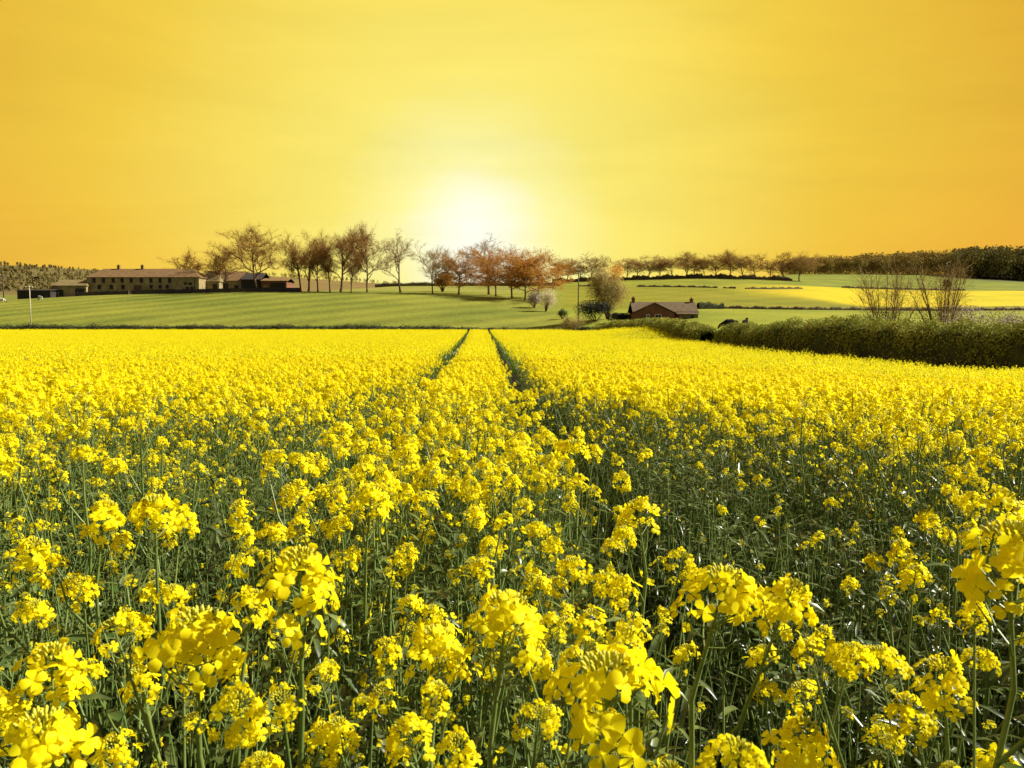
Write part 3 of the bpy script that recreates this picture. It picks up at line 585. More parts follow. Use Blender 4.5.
# left sheds
D1 = 250; k = D1 / F
def shed(name, label, u0, u1, D, pyb, pye, pyr, dep, wm, rm, hip=0, ov=.3):
    k = D / F; x0, x1 = ux(u0, D), ux(u1, D); O = ((x0 + x1) / 2, D, zpy(pyb, D)); w = (x1 - x0) / 2; t = thing(name, label, 'outbuilding', O)
    mb = MB(); walls_gable(mb, -w, w, 0, dep, -2, (pyb - pye) * k, None if hip else (pyb - pyr) * k - .02); link('wall', mb.mesh('wall', [M[wm]]), t)
    mb = MB(); roof_gable(mb, -w, w, 0, dep, (pyb - pye) * k, (pyb - pyr) * k, ov, hip); link('roof', mb.mesh('roof', [M[rm]]), t); return t, O, k
t, O, k = shed('stone_outbuilding', 'low stone outbuilding with pale pitched roof joined left of the farmhouse', 54, 89, 250, 296.5, 286, 280, 8, 'stone', 'roof_lit', 1.5)
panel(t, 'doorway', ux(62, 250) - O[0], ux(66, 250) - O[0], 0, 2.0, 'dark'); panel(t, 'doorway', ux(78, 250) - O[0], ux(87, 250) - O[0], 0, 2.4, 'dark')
t, O, k = shed('long_shed', 'long low dark cattle shed at the far left of the farm', 20, 53, 246, 298, 291, 289.6, 8, 'tin', 'tin', 0)
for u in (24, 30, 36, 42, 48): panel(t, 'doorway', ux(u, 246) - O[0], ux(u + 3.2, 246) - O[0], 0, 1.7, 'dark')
t, O, k = shed('stone_outbuilding', 'stone outbuilding with lit yellowish roof right of the farmhouse', 203, 221, 258, 293, 281.5, 271, 9, 'stone', 'roof_lit', 1.2)
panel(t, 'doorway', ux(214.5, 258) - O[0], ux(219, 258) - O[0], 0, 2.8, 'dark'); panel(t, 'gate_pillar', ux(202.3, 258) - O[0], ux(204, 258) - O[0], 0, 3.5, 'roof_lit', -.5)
t, O, k = shed('stone_outbuilding', 'outbuilding with dark red roof behind the low brown tree', 221.5, 243, 262, 293, 281, 271.5, 9, 'stone', 'roof', 0)
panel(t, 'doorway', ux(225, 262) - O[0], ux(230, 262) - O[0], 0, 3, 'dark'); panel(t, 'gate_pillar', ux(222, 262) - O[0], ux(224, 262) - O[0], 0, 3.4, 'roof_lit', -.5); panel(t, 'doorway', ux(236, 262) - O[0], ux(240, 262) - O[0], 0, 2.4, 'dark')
t, O, k = shed('dark_barn', 'tall dark open barn behind the biggest tree', 243.5, 262, 260, 293, 280, 273, 12, 'tin', 'tin', 0)
panel(t, 'doorway', ux(245, 260) - O[0], ux(252, 260) - O[0], 0, 3.2, 'dark'); panel(t, 'doorway', ux(253.5, 260) - O[0], ux(260.5, 260) - O[0], 0, 3.2, 'dark')
t, O, k = shed('open_shed', 'low brown open fronted shed right of the dark barn', 263, 288, 257, 292.5, 281.5, 278.5, 9, 'brick', 'roof', 0)
panel(t, 'doorway', ux(272, 257) - O[0], ux(286, 257) - O[0], 0, 2.9, 'dark'); panel(t, 'door', ux(265, 257) - O[0], ux(270, 257) - O[0], 0, 2.4, 'roof_lit')

# brick cottage
D2 = 150; k = D2 / F; cx = ux(664.5, D2); cz = zpy(319, D2)
ct = thing('brick_cottage', 'single storey red brick cottage with front gable and two end chimneys', 'cottage', (cx, D2, cz))
P_ = lambda px: ux(px, D2) - cx; Zp = lambda py: (319 - py) * k
mb = MB(); walls_gable(mb, P_(633.5), P_(696), 0, 6, -1.5, Zp(312), Zp(303.2)); link('wall', mb.mesh('wall', [M['brick']]), ct)
mb = MB(); roof_gable(mb, P_(633.5), P_(696), 0, 6, Zp(311.8), Zp(302.6), .3, 0); M['slate'] = mat('slate_roof', (.17, .12, .07), .9, (.12, .085, .05), 1.5, spec=.1); rf = link('roof', mb.mesh('roof', [M['slate']]), ct)
chimney(rf, P_(635), 3, Zp(304), Zp(296), .55, 'brick'); chimney(rf, P_(694), 3, Zp(304), Zp(297), .55, 'brick')
# front gable wing
gx0, gx1, ga = P_(634), P_(672), P_(652.5); gw = MB()
gw.add([(gx0, -1.6, -1.5), (gx1, -1.6, -1.5), (gx1, 1.5, -1.5), (gx0, 1.5, -1.5), (gx0, -1.6, Zp(312.8)), (gx1, -1.6, Zp(313.6)), (gx1, 1.5, Zp(313.6)), (gx0, 1.5, Zp(312.8)), (ga, -1.6, Zp(304)), (ga, 1.5, Zp(304))],
       [(0, 1, 5, 8, 4), (1, 2, 6, 5), (0, 4, 7, 3), (2, 3, 7, 9, 6), (0, 3, 2, 1), (4, 8, 9, 7), (5, 6, 9, 8)]); link('gable_wall', gw.mesh('gable_wall', [M['brick']]), ct)
gr = MB()
for xa, za, sgn in ((gx0 - .15, Zp(312.4), -1), (gx1 + .15, Zp(313.3), 1)):
    gr.add([(xa, -1.8, za + .02), (ga, -1.8, Zp(303.7) + .02), (ga, 2.5, Zp(303.7) + .02), (xa, 2.5, za + .02), (xa, -1.8, za + .16), (ga, -1.8, Zp(303.7) + .18), (ga, 2.5, Zp(303.7) + .18), (xa, 2.5, za + .16)],
           [(0, 1, 2, 3), (4, 7, 6, 5), (0, 4, 5, 1), (1, 5, 6, 2), (2, 6, 7, 3), (3, 7, 4, 0)])
link('gable_roof', gr.mesh('gable_roof', [M['slate']]), ct)
window(ct, P_(656), Zp(317.8), 1.2, .65, -1.66); window(ct, P_(646), Zp(317.8), .6, .65, -1.66)
pr = MB(); pr.box(P_(677), P_(696.3), -1.0, -.003, -1.2, Zp(314.6)); link('porch_wall', pr.mesh('porch_wall', [M['roof_lit']]), ct)
pp = MB(); pp.add([(P_(675), -1.3, Zp(314.4)), (P_(697), -1.3, Zp(314.4)), (P_(697), .25, Zp(312)), (P_(675), .25, Zp(312)), (P_(675), -1.3, Zp(313.9)), (P_(697), -1.3, Zp(313.9)), (P_(697), .25, Zp(311.6)), (P_(675), .25, Zp(311.6))],
       [(3, 2, 1, 0), (4, 5, 6, 7), (0, 1, 5, 4), (1, 2, 6, 5), (2, 3, 7, 6), (3, 0, 4, 7)]); link('porch_roof', pp.mesh('porch_roof', [M['slate']]), ct)
panel(ct, 'porch_door', P_(689), P_(692), 0, Zp(315.4), 'dark', -1.06, -1.002)

# ------------------------------------------------------------------ poles
def pole(label, px, D, top, rad, m, arm=1.4, insul=True):
    x, y, z = base(px, D); h = zpy(top, D) - z; t = thing('utility_pole', label, 'utility pole', (x, y, z))
    mb = MB(); mb.tube([(0, 0, -.8), (0, 0, h)], [rad, rad * .75], 9); link('shaft', mb.mesh('shaft', [M[m]], True), t)
    if arm:
        a = MB(); a.box(-arm / 2, arm / 2, -.08 - rad, -rad + .03, h - .35, h - .2); ar = link('crossarm', a.mesh('crossarm', [M[m]]), t)
        for s in (-.45, 0, .45):
            i = MB(); i.tube([(s * arm, -.03 - rad, h - .2), (s * arm, -.03 - rad, h - .08), (s * arm, -.03 - rad, h + .02)], [.04, .07, .03], 7); link('insulator', i.mesh('insulator', [M['white']], True), ar)
    return t
pole('pale utility pole with a short crossarm standing before the left slope', 32.5, 156, 286.5, .10, 'pole_pale')
pole('tall dark wooden pole between the white bush and the willow', 578, 151, 270, .13, 'pole', .7)
pole('distant pole with pale top at the left edge by the wood', 6.5, 262, 275, .2, 'pole', 1.2)
t = thing('field_sign', 'small post with a flat top on the green pasture left of the farm sheds', 'post', base(40, 270)); mb = MB(); mb.tube([(0, 0, -.3), (0, 0, 8)], [.12, .1], 7); link('post', mb.mesh('post', [M['pole']]), t)
mb = MB(); mb.box(-.9, .9, -.2, .2, 7.6, 8.2); link('top_box', mb.mesh('top_box', [M['tin']]), t)

# ------------------------------------------------------------------ animals
def skin_animal(name, nodes, edges, m, root=0, sub=2):
    me = bpy.data.meshes.new(name); me.from_pydata([n[0] for n in nodes], edges, []); o = bpy.data.objects.new(name, me); COL.objects.link(o)
    md = o.modifiers.new('skin', 'SKIN'); md.use_smooth_shade = True
    for i, n in enumerate(nodes): sv = me.skin_vertices[0].data[i]; sv.radius = n[1] if isinstance(n[1], tuple) else (n[1], n[1]); sv.use_root = (i == root)
    s = o.modifiers.new('sub', 'SUBSURF'); s.levels = sub; s.render_levels = sub
    dg = bpy.context.evaluated_depsgraph_get(); me2 = bpy.data.meshes.new_from_object(o.evaluated_get(dg)); me2.name = name; me2.materials.clear(); me2.materials.append(M[m])
    bpy.data.objects.remove(o); me2.polygons.foreach_set('use_smooth', [True] * len(me2.polygons)); return me2
def quad_nodes(L, H, girth, neck, head, legr):
    b = H * .66; n = [((0, 0, b), (girth, girth * 1.1)), ((L * .3, 0, b + .02), (girth * .95, girth * 1.15)), ((-L * .32, 0, b + .05), (girth * .9, girth)),       # belly, chest(+x), rump
         ((neck[0] * .6 + L * .25, 0, (neck[1] + b) / 2), girth * .55), ((neck[0] + L * .3, 0, neck[1]), girth * .42), ((head[0] + L * .3, 0, head[1]), girth * .24)]
    e = [(0, 1), (0, 2), (1, 3), (3, 4), (4, 5)]
    for x, par, hind in ((L * .3, 1, 0), (-L * .33, 2, 1)):
        for s in (-1, 1):
            i = len(n); y = s * girth * .55
            if hind: n += [((x, y, b * .72), legr * 1.9), ((x - L * .06, y, b * .36), legr), ((x - L * .02, y, .03), legr * .9)]
            else: n += [((x, y, b * .66), legr * 1.6), ((x + L * .01, y, b * .34), legr), ((x, y, .03), legr * .9)]
            e += [(par, i), (i, i + 1), (i + 1, i + 2)]
    i = len(n); n += [((-L * .48, 0, b + girth * .5), .05), ((-L * .52, 0, b * .5), .04)]; e += [(2, i), (i, i + 1)]
    i = len(n); n += [((neck[0] * .95 + L * .3, girth * .55, neck[1] + girth * .22), .035), ((neck[0] * .95 + L * .3, -girth * .55, neck[1] + girth * .22), .035)]; e += [(4, i), (4, i + 1)]
    return n, e
cow_graze = skin_animal('body', *quad_nodes(1.9, 1.35, .36, (.55, .62), (.75, .22), .075), 'cattle')
cow_stand = skin_animal('body', *quad_nodes(1.9, 1.35, .36, (.45, 1.45), (.85, 1.32), .075), 'cattle')
sheep_me = skin_animal('body', *quad_nodes(1.0, .75, .25, (.28, .35), (.42, .12), .04), 'wool')
for me, px, D, rz, sc, zo, lab in ((cow_graze, 729, 101, math.pi, 1.12, 0, 'black cow grazing with head low above the hedge gap'), (cow_stand, 744.5, 104, R(62), 1.0, 0, 'black cow standing nearly end-on, rightmost of the cattle'),
                               (cow_stand, 717.5, 90, R(200), .9, 0, 'black cow half hidden by the hedge, left of the grazing one'), (cow_graze, 719, 83, R(10), .85, 0, 'black cow lowest down in the hedge gap')):
    x, y, z = base(px, D); o = link('black_cow', me, None, (x, y, z + zo), rz, sc); tag(o, lab, 'cow', 'black cattle by the hedge')
for px, D, rz, lab in ((4.5, 221, .2, 'white sheep grazing at the left edge of the green slope'), (43, 226, 2.6, 'white sheep with dark face grazing below the long shed')):
    x, y, z = base(px, D); o = link('sheep', sheep_me, None, (x, y, z), rz, 1.6); tag(o, lab, 'sheep', 'sheep on the green slope')
    f = MB(); f.tube([(.62, 0, .30), (.68, 0, .2), (.74, 0, .09)], [.09, .105, .06], 7); link('face', f.mesh('face', [M['face']], True), o)

# ------------------------------------------------------------------ thin multi-stem shrubs behind the right hedge
def sapling(label, px, D, top, w, n, seed, hb):
    r = np.random.default_rng(seed); x, y, z = base(px, D); h = zpy(top, D) - z; t = thing('bare_shrub', label, 'shrub', (x, y, z), 0, 'thin shrubs behind the near hedge'); mb = MB(); P, Dn, Ln = [], [], []
    for i in range(n):
        a = r.uniform(0, 6.28); lean = r.uniform(.1, 1) * w / 2; e = Vector((math.cos(a) * lean, math.sin(a) * lean * .6, h * r.uniform(.75, 1) * (1 - .25 * lean / w))); b0 = Vector((math.cos(a) * .35, math.sin(a) * .3, 0))
        pts = [b0.lerp(e, q) + Vector((r.normal() * .07, r.normal() * .07, 0)) * (q > 0) + Vector((0, 0, math.sin(q * 3.14) * h * .06)) for q in (0, .25, .5, .75, 1)]
        pts[0].z = -.3; mb.tube(pts, [x * (1 if seed == 92 else .75) for x in (.075, .06, .04, .022, .01)], 5, cap=False)
        for _ in range(36):
            q = r.uniform(.3, 1); j = min(int(q * 4), 3); p = pts[j].lerp(pts[j + 1], q * 4 - j); d = (e - b0).normalized() + Vector(r.normal(size=3)) * .55; L_ = h * r.uniform(.08, .22)
            P.append(p); Dn.append(d); Ln.append(L_)
            for _k in range(3): P.append(p + d.normalized() * L_ * r.uniform(.3, .9)); Dn.append(d + Vector(r.normal(size=3)) * .5); Ln.append(L_ * .6)
    link('stem', mb.mesh('stem', [M['bark']], True), t)
    V, Fq = blades(np.array(P), np.array(Dn), np.array(Ln), .018, r); nl = 500; k = r.integers(len(P), size=nl); C = np.array(P)[k] + r.normal(size=(nl, 3)) * .1
    Vl, Fl = rquads(C, .07, .6, r=r); nb = 1500; C2 = np.stack([r.normal(size=nb) * w * .14 - w * .1, r.normal(size=nb) * w * .1, hb + np.abs(r.normal(size=nb)) * h * .10], 1); V3, F3 = rquads(C2, .13, .6, r=r)
    m1, m2 = len(Fq), len(Fl); V, Fq = cat((V, Fq), (Vl, Fl), (V3, F3)); mi = np.zeros(len(Fq), int); mi[m1:] = 1; mi[m1 + m2:] = 2
    link('crown', npmesh('crown', V, Fq, mats=[M['twig_grey'], M['willow'], M['green_bush']], mi=mi), t)
sapling('left one of two thin bare shrubs rising behind the near hedge', 887, 62, 263, 7.2, 14, 91, 2.2)
sapling('right one of two thin bare shrubs, with darker thick stems and a nest', 942, 60, 259, 7.4, 16, 92, 2.0)
x, y, z = base(944, 59.5); r = np.random.default_rng(3); d = r.normal(size=(260, 3)); d /= np.linalg.norm(d, axis=1)[:, None]
V, Fq = blades(d * (.2, .2, .24) * r.uniform(.4, 1.2, (260, 1)), r.normal(size=(260, 3)), .3, .03, r); V2, F2 = rquads(d * .12, .2, 1, d, .2, r); V, Fq = cat((V, Fq), (V2, F2))
tag(link('bird_nest', npmesh('bird_nest', V, Fq, mats=[M['shrub_dark']]), None, (x, y, zpy(284, 59.5))), 'dark round bird nest of sticks high in the right bare shrub', 'nest')
bush('blackthorn_bush', 'pinkish grey blossoming bush behind the hedge near the right edge', 985, 56, 5.0, 4.1, 'mauve', .12, 6500, 93, d=3)
bush('blackthorn_bush', 'pale mauve bush at the very right edge behind the hedge', 1022, 53, 4.2, 4.0, 'mauve', .12, 6000, 94, d=3)
bush('purple_shrub', 'tiny reddish shrub top left of the thin bare shrubs', 851, 62, 1.8, 3.5, 'mauve', .12, 1500, 95)

# ------------------------------------------------------------------ rapeseed plants
def petal_pts(r, c, out_d, nrm, L, W, cup):
    """spoon-shaped petal: 8 verts"""
    s = out_d.cross(nrm).normalized(); P = []
    for t, w in ((0.05, .12), (.45, .75), (.8, 1.0), (1.0, .55)):
        h = nrm * (cup * math.sin(t * 2.4) * L * .35 - (t ** 3) * L * .25)
        for sg in (-1, 1): P.append(c + out_d * L * t + s * sg * W * .5 * w + h + nrm * (.06 * L if abs(w) > .7 else 0))
    return P
def flower(mb, r, c, axis, size, hi=True):
    a0 = axis.cross(Vector(r.normal(size=3))).normalized(); b0 = axis.cross(a0)
    for k in range(4):
        t = k * math.pi / 2 + r.normal() * .12; o = (a0 * math.cos(t) + b0 * math.sin(t) + axis * r.uniform(.05, .4)).normalized(); nn = (axis - o * axis.dot(o)).normalized()
        L = size * r.uniform(.85, 1.1)
        if hi: mb.add(petal_pts(r, c, o, nn, L, L * .86, r.uniform(.2, .8)), [(0, 1, 3, 2), (2, 3, 5, 4), (4, 5, 7, 6)], mb.pm)
        else:
            s = o.cross(nn) * L * .45; mb.add([c, c + o * L * .6 - s, c + o * L + nn * L * .1, c + o * L * .6 + s], [(0, 1, 2, 3)], mb.pm)
def head_geo(mb, r, c, axis, R_, H_, nf, nb, size, hi=True, pod=True):
    """raceme: buds at the top, open flowers in rings, young pods below"""
    axis = axis.normalized(); sx_ = axis.cross(Vector((.3, 1, .2))).normalized(); sy_ = axis.cross(sx_)
    g1, g2 = r.uniform(0, 6.28), r.uniform(0, 6.28); tilt = sx_ * r.normal() * .12 + sy_ * r.normal() * .12
    for i in range(nf):
        t = (i + .5) / nf; a = i * 2.39996 + r.normal() * .45
        if math.cos(a - g1 + t * 2) > .75 and t < .75 and r.random() < .8: continue
        if math.cos(a - g2 - t * 1.5) > .85 and t < .5: continue
        z = -H_ * .62 + H_ * 1.12 * t ** .8 + r.normal() * H_ * .06; rad = R_ * (1 - .6 * max(0, (t - .35) / .65) ** 1.4) * r.uniform(.55, 1.22)
        z += R_ * .5 * math.cos(a - g1) * .3
        o = sx_ * math.cos(a) + sy_ * math.sin(a); p = c + axis * z + o * rad; b0 = c + axis * (z - rad * .5)
        if hi and i % 2 == 0: mb.tube([b0, p], [.0009, .0008], 3, 1, cap=False)
        flower(mb, r, p, (o * r.uniform(.5, 1) + axis * r.uniform(.1, .9) + Vector(r.normal(size=3)) * .35).normalized(), size * r.uniform(.72, 1.15), hi)
    for i in range(nb):
        a = i * 2.39996; q = (i / max(nb - 1, 1)) ** .5; o = (sx_ * math.cos(a) + sy_ * math.sin(a)); p = c + axis * (H_ * .60 - q * H_ * .12) + o * q * R_ * .50; d = (axis + o * q * .8).normalized(); L = size * r.uniform(.55, .75)
        if hi: mb.tube([p - d * L * .5, p - d * L * .1, p + d * L * .3, p + d * L * .5], [L * .10, L * .24, L * .2, L * .04], 5, 2, cap=False)
        else: mb.tube([p - d * L * .5, p + d * L * .5], [L * .22, L * .1], 3, 2, cap=True)
    if pod:
        for i in range(10 if hi else 4):
            a = i * 2.4; o = sx_ * math.cos(a) + sy_ * math.sin(a); p0 = c - axis * (H_ * .5 + i * .007 * (R_ / .04)); p1 = p0 + o * R_ * .5 + axis * .012; p2 = p1 + o * .012 + axis * .02
            mb.tube([p0, p1, p2], [.0009, .0012, .0006], 3, 1, cap=False)
    mb.tube([c - axis * (H_ * .5 + .07), c + axis * H_ * .5], [.0022, .0012], 4, 1, cap=False)
HM = [M['petal'], M['stem'], M['bud']]
heads_hi = []
for i, (R_, H_, nf, nb, sz) in enumerate([(.038, .056, 50, 26, .0120), (.033, .066, 50, 22, .0116), (.042, .046, 52, 38, .0120), (.030, .048, 33, 26, .0110), (.034, .036, 24, 38, .0105), (.022, .030, 10, 26, .0095)]):
    mb = MB(); head_geo(mb, np.random.default_rng(100 + i), Vector((0, 0, 0)), Vector((0, 0, 1)), R_, H_, nf, nb, sz, True); heads_hi.append(mb.mesh('flower_head', HM, True))
def leafblade(mb, p, d, L, W, r, m=0, seg=4, droop=.5):
    d = d.normalized(); s = d.cross(Vector((0, 0, 1))); s = s.normalized() if s.length > .1 else Vector((1, 0, 0)); tw = r.normal() * .5; q = p.copy(); V = []
    for i in range(seg + 1):
        t = i / seg; w = W * .5 * (math.sin(math.pi * min(t * .9 + .1, 1)) ** .8) + .0008; u_ = s.cross(d).normalized(); ss = s * math.cos(tw * t) + u_ * math.sin(tw * t)
        V += [q - ss * w + u_ * w * .35, q, q + ss * w + u_ * w * .35]; d = (d + Vector((0, 0, -droop * 1.6 / seg)) + Vector(r.normal(size=3)) * .06).normalized(); q = q + d * L / seg
    mb.add(V, [f for i in range(seg) for f in ((i * 3, i * 3 + 1, i * 3 + 4, i * 3 + 3), (i * 3 + 1, i * 3 + 2, i * 3 + 5, i * 3 + 4))], m)
def plant_design(seed, h=1.15, nbr=5, lean=(0, 0), greenish=False):
    """stem + side shoots; returns stem mesh, foliage mesh, [(head position, direction, scale, head index)]"""
    r = np.random.default_rng(seed); st = MB(); lf = MB(); hd = []
    top = Vector((lean[0], lean[1], h)); pts = [Vector((0, 0, 0)).lerp(top, t) + Vector((r.normal(), r.normal(), 0)) * .012 * (t > 0) * (t < 1) for t in (0, .25, .5, .75, .9, 1)]; pts[0].z = -.05
    for i in (1, 2, 3): pts[i].x -= lean[0] * .12; pts[i].y -= lean[1] * .12
    st.tube(pts, [.0085, .0075, .0058, .0042, .0032, .0022], 6, cap=False); hd.append((pts[-1], (pts[-1] - pts[-2]).normalized(), r.uniform(.78, 1.0) if not greenish else r.uniform(.5, .75), int(r.integers(0, 4)) if not greenish else int(r.integers(3, 6))))
    def on(t): k = [0, .25, .5, .75, .9, 1]; j = max(i for i in range(5) if k[i] <= t); return pts[j].lerp(pts[j + 1], (t - k[j]) / (k[j + 1] - k[j]))
    for i in range(nbr):
        t = .42 + .45 * (i + r.uniform(0, .8)) / nbr; p0 = on(min(t, .88)); a = i * 2.4 + r.uniform(0, 1); o = Vector((math.cos(a), math.sin(a), 0)); L = h * (1 - t) * r.uniform(.75, 1.05)
        p1 = p0 + o * L * .28 + Vector((0, 0, L * .4)); p2 = p1 + o * L * .16 + Vector((0, 0, L * .5)) + Vector(r.normal(size=3)) * .015
        st.tube([p0, p1, p2], [.0032, .0026, .0016], 5, cap=False); hd.append((p2, (p2 - p1).normalized(), *((r.uniform(.45, .7), int(r.integers(4, 6))) if greenish else (r.uniform(.58, .88), int(r.integers(4, 6)) if r.random() < .25 else int(r.integers(0, 5))))))
        leafblade(lf, p0, o + Vector((0, 0, .5)), r.uniform(.05, .11), r.uniform(.012, .022), r)
        if r.random() < .6:
            pm = p0.lerp(p1, .8); q2 = pm + Vector((-o.y, o.x, 0)) * r.uniform(.02, .05) + Vector((0, 0, L * .35)); st.tube([pm, q2], [.0018, .0012], 4, cap=False); hd.append((q2, (q2 - pm).normalized(), r.uniform(.4, .6), 5))
    for i in range(9 if not greenish else 13):
        t = .12 + .6 * r.random(); p0 = on(t); a = r.uniform(0, 6.28); leafblade(lf, p0, Vector((math.cos(a), math.sin(a), r.uniform(.3, .9))), r.uniform(.09, .2) * (1.15 - .6 * t), r.uniform(.022, .042) * (1.2 - .6 * t), r, droop=.6)
    return st.mesh('stem', [M['stem']], True), lf.mesh('foliage', [M['leaf']], True), hd
def place_head(parent, hp, scale_mul=1.0):
    p, d, s, k = hp; o = bpy.data.objects.new('flower_head', heads_hi[k]); COL.objects.link(o); o.parent = parent; o.location = p + d * .02
    q = d.to_track_quat('Z', 'Y'); o.rotation_mode = 'QUATERNION'; o.rotation_quaternion = q; o.scale = (s * scale_mul,) * 3; return o
def place_plant(des, x, y, rz, sc, label, group, hz=0.0, hm=1.0):
    t = thing('rapeseed_plant', label, 'plant', (x, y, gzf(x, y) + hz), rz, group, sc); link('stem', des[0], t); link('foliage', des[1], t)
    for hp in des[2]: place_head(t, hp, hm)
    return t
tall_des = [plant_design(200 + i, 1.14 + .03 * (i % 3), 5 + i % 3, (.05 * math.cos(i), .05 * math.sin(i))) for i in range(8)]
green_des = [plant_design(300 + i, 1.02, 4, (.03, .02), True) for i in range(4)]
bare_des = []
for i in range(3):
    d_ = plant_design(330 + i, .92, 3, (.02, .03), True); bare_des.append((d_[0], d_[1], [d_[2][0]] if i else d_[2][:2]))
# hero plants: main head at a picture position and depth, foot offset, labels
def hero(px, py, D, foot, seed, label, scale=1.0, nbr=4, big=1.0, leaves=0, idx=None):
    d = pix_dir(px, py); P = Vector((0, 0, CAMZ)) + d * (D / d.y); fx, fy = P.x + foot[0], P.y + foot[1]; gz0 = gzf(fx, fy); h = P.z - gz0 - .02
    des = plant_design(seed, h, nbr, (-foot[0], -foot[1])); hd = des[2]; hd[0] = (hd[0][0], hd[0][1], big, idx if idx is not None else hd[0][3]); t = place_plant((des[0], des[1], hd), fx, fy, 0, 1, label, 'rapeseed plants close to the camera')
    return t
HEROES = [
 (300, 588, .86, (-.07, .02), 401, 'tall rapeseed plant with the big two-tier flower head left of centre', 1.15, 1),
 (503, 625, .88, (-.02, .01), 402, 'rapeseed plant with upright dome flower head at the bottom centre', 1.1, 0),
 (606, 694, .70, (-.04, 0), 403, 'nearest rapeseed plant with the largest flower head at the bottom edge', 1.25, 2),
 (718, 592, .92, (-.06, .03), 404, 'rapeseed plant with loose wide flower head before the dark green gap', 1.1, 2),
 (1010, 560, .86, (-.03, .0), 405, 'thick stemmed rapeseed plant cut by the right edge of the photo', 1.25, 0),
 (196, 640, .86, (.02, .03), 406, 'rapeseed plant with many green buds left of the tallest front head', 1.2, 2),
 (52, 680, .90, (0, .02), 407, 'rapeseed plant with ragged head near the bottom left corner', 1.1, 1),
 (40, 742, .78, (.02, .0), 408, 'budding rapeseed plant at the bottom left corner', 1.1, 2),
 (432, 652, 1.05, (.02, .02), 409, 'smaller rapeseed plant just left of the centre dome head', 1.0, 0),
 (800, 752, .85, (0, .03), 410, 'rapeseed plant whose head just enters the bottom edge right of centre', 1.0, 1),
 (640, 516, 1.75, (0, .02), 411, 'rapeseed plant with neat round head on the edge of the dark gap', 1.1, 0),
 (838, 664, 1.45, (.02, .02), 412, 'lone flowering rapeseed plant inside the dark green gap', .95, 3),
 (914, 580, 1.6, (0, .02), 413, 'single rapeseed plant right of the dark gap with pale round head', 1.0, 3),
 (1000, 506, 1.8, (0, .02), 414, 'rapeseed plant with dense head at the right edge, above the thick stemmed one', 1.15, 0),
 (102, 522, 1.6, (0, .02), 415, 'left of a pair of rapeseed heads standing high at the left', 1.15, 1),
 (155, 512, 1.55, (.02, .02), 416, 'right of a pair of rapeseed heads standing high at the left', 1.15, 2),
 (945, 680, 1.15, (0, .02), 417, 'rapeseed plant with drooping head beside the thick stem at right', 1.0, 0),
 (30, 560, 1.5, (0, .02), 418, 'rapeseed plant at the left edge above the ragged front heads', 1.1, 1),
 (370, 500, 1.9, (0, .02), 419, 'rapeseed plant with dense head between the tramlines, left side', 1.15, 0),
 (575, 450, 2.6, (0, .02), 420, 'rapeseed plant standing at the corner where the right tramline bends', 1.2, 2)]
hero_xy = []
for px, py, D, foot, seed, lab, big, ix in HEROES:
    t = hero(px, py, D, foot, seed, lab, big=big, nbr=3 if D < 1 else 5, idx=ix); hero_xy.append((t.location.x, t.location.y))
    if D < 1.2:      # widen the head of the nearest ones with a second raceme close by
        pass

# crop layout --------------------------------------------------------
def van(D): return (478 - 512) / F * D
def lines(D):
    a = np.interp(D, [0, 2, 7, 11, 20, 50, 150], [-1.0, -.9, -.75, -.78, -.98, -1.25, -1.7]); b_ = np.interp(D, [0, 1.9, 4, 7, 11, 20, 50, 150], [.60, .57, .60, .55, .62, .92, 1.33, 2.0]); return van(D) + a, van(D) + b_
_nz = np.random.default_rng(9).uniform(0, 6.28, 12)
def patch(x, y):
    return (np.sin(x * 1.9 + y * .7 + _nz[0]) + np.sin(x * .8 - y * 1.5 + _nz[1]) + np.sin(x * 3.7 + y * 2.9 + _nz[2]) * .6 + np.sin(-x * 2.6 + y * 4.1 + _nz[3]) * .5) / 3.1
def gapf(x, y):      # 1 = inside a tramline
    a, b_ = lines(y); w = np.interp(y, [0, 3, 7, 12, 20, 60, 150], [.22, .28, .34, .35, .37, .36, .36])
    return (np.abs(x - a) < w * .8) | (np.abs(x - b_) < w)
def flowering(x, y):
    """chance that a plant flowers fully; the strips beside the wheel marks lag behind"""
    a, b_ = lines(y); f = .62 + .36 * patch(x, y) + .40 * np.clip((y - 1.8) / 3.0, 0, 1) + .45 * ((x > a + .25) & (x < b_ - .1)) * np.clip((y - 1.2) / 1.2, 0, 1)
    rd = x - b_; f = f - np.clip(1 - (y - 3.2) / 3.5, 0, 1) * 1.6 * (rd > -.12) * np.clip(1.35 - rd / (.62 + .10 * y), 0, 1)
    ld = a - x; f = f - np.clip(1 - (y - 8) / 5, 0, 1) * np.clip((y - 1.6) / 1.5, 0, 1) * .55 * (ld > -.2) * np.clip(1.4 - ld / 1.8, 0, 1)
    strip = np.clip(1 - np.minimum(np.abs(x - b_ - .35), np.abs(a - x - .3)) / .35, 0, 1) * np.clip((y - 3) / 4, 0, 1) * np.clip(1 - (y - 9) / 25, 0, 1); f = f - .55 * strip
    return np.clip(f, .03, 1)
def in_crop(x, y): u = 512 + F * x / np.maximum(y, .3); return (y < edge(u) - .6) | (y < 3)
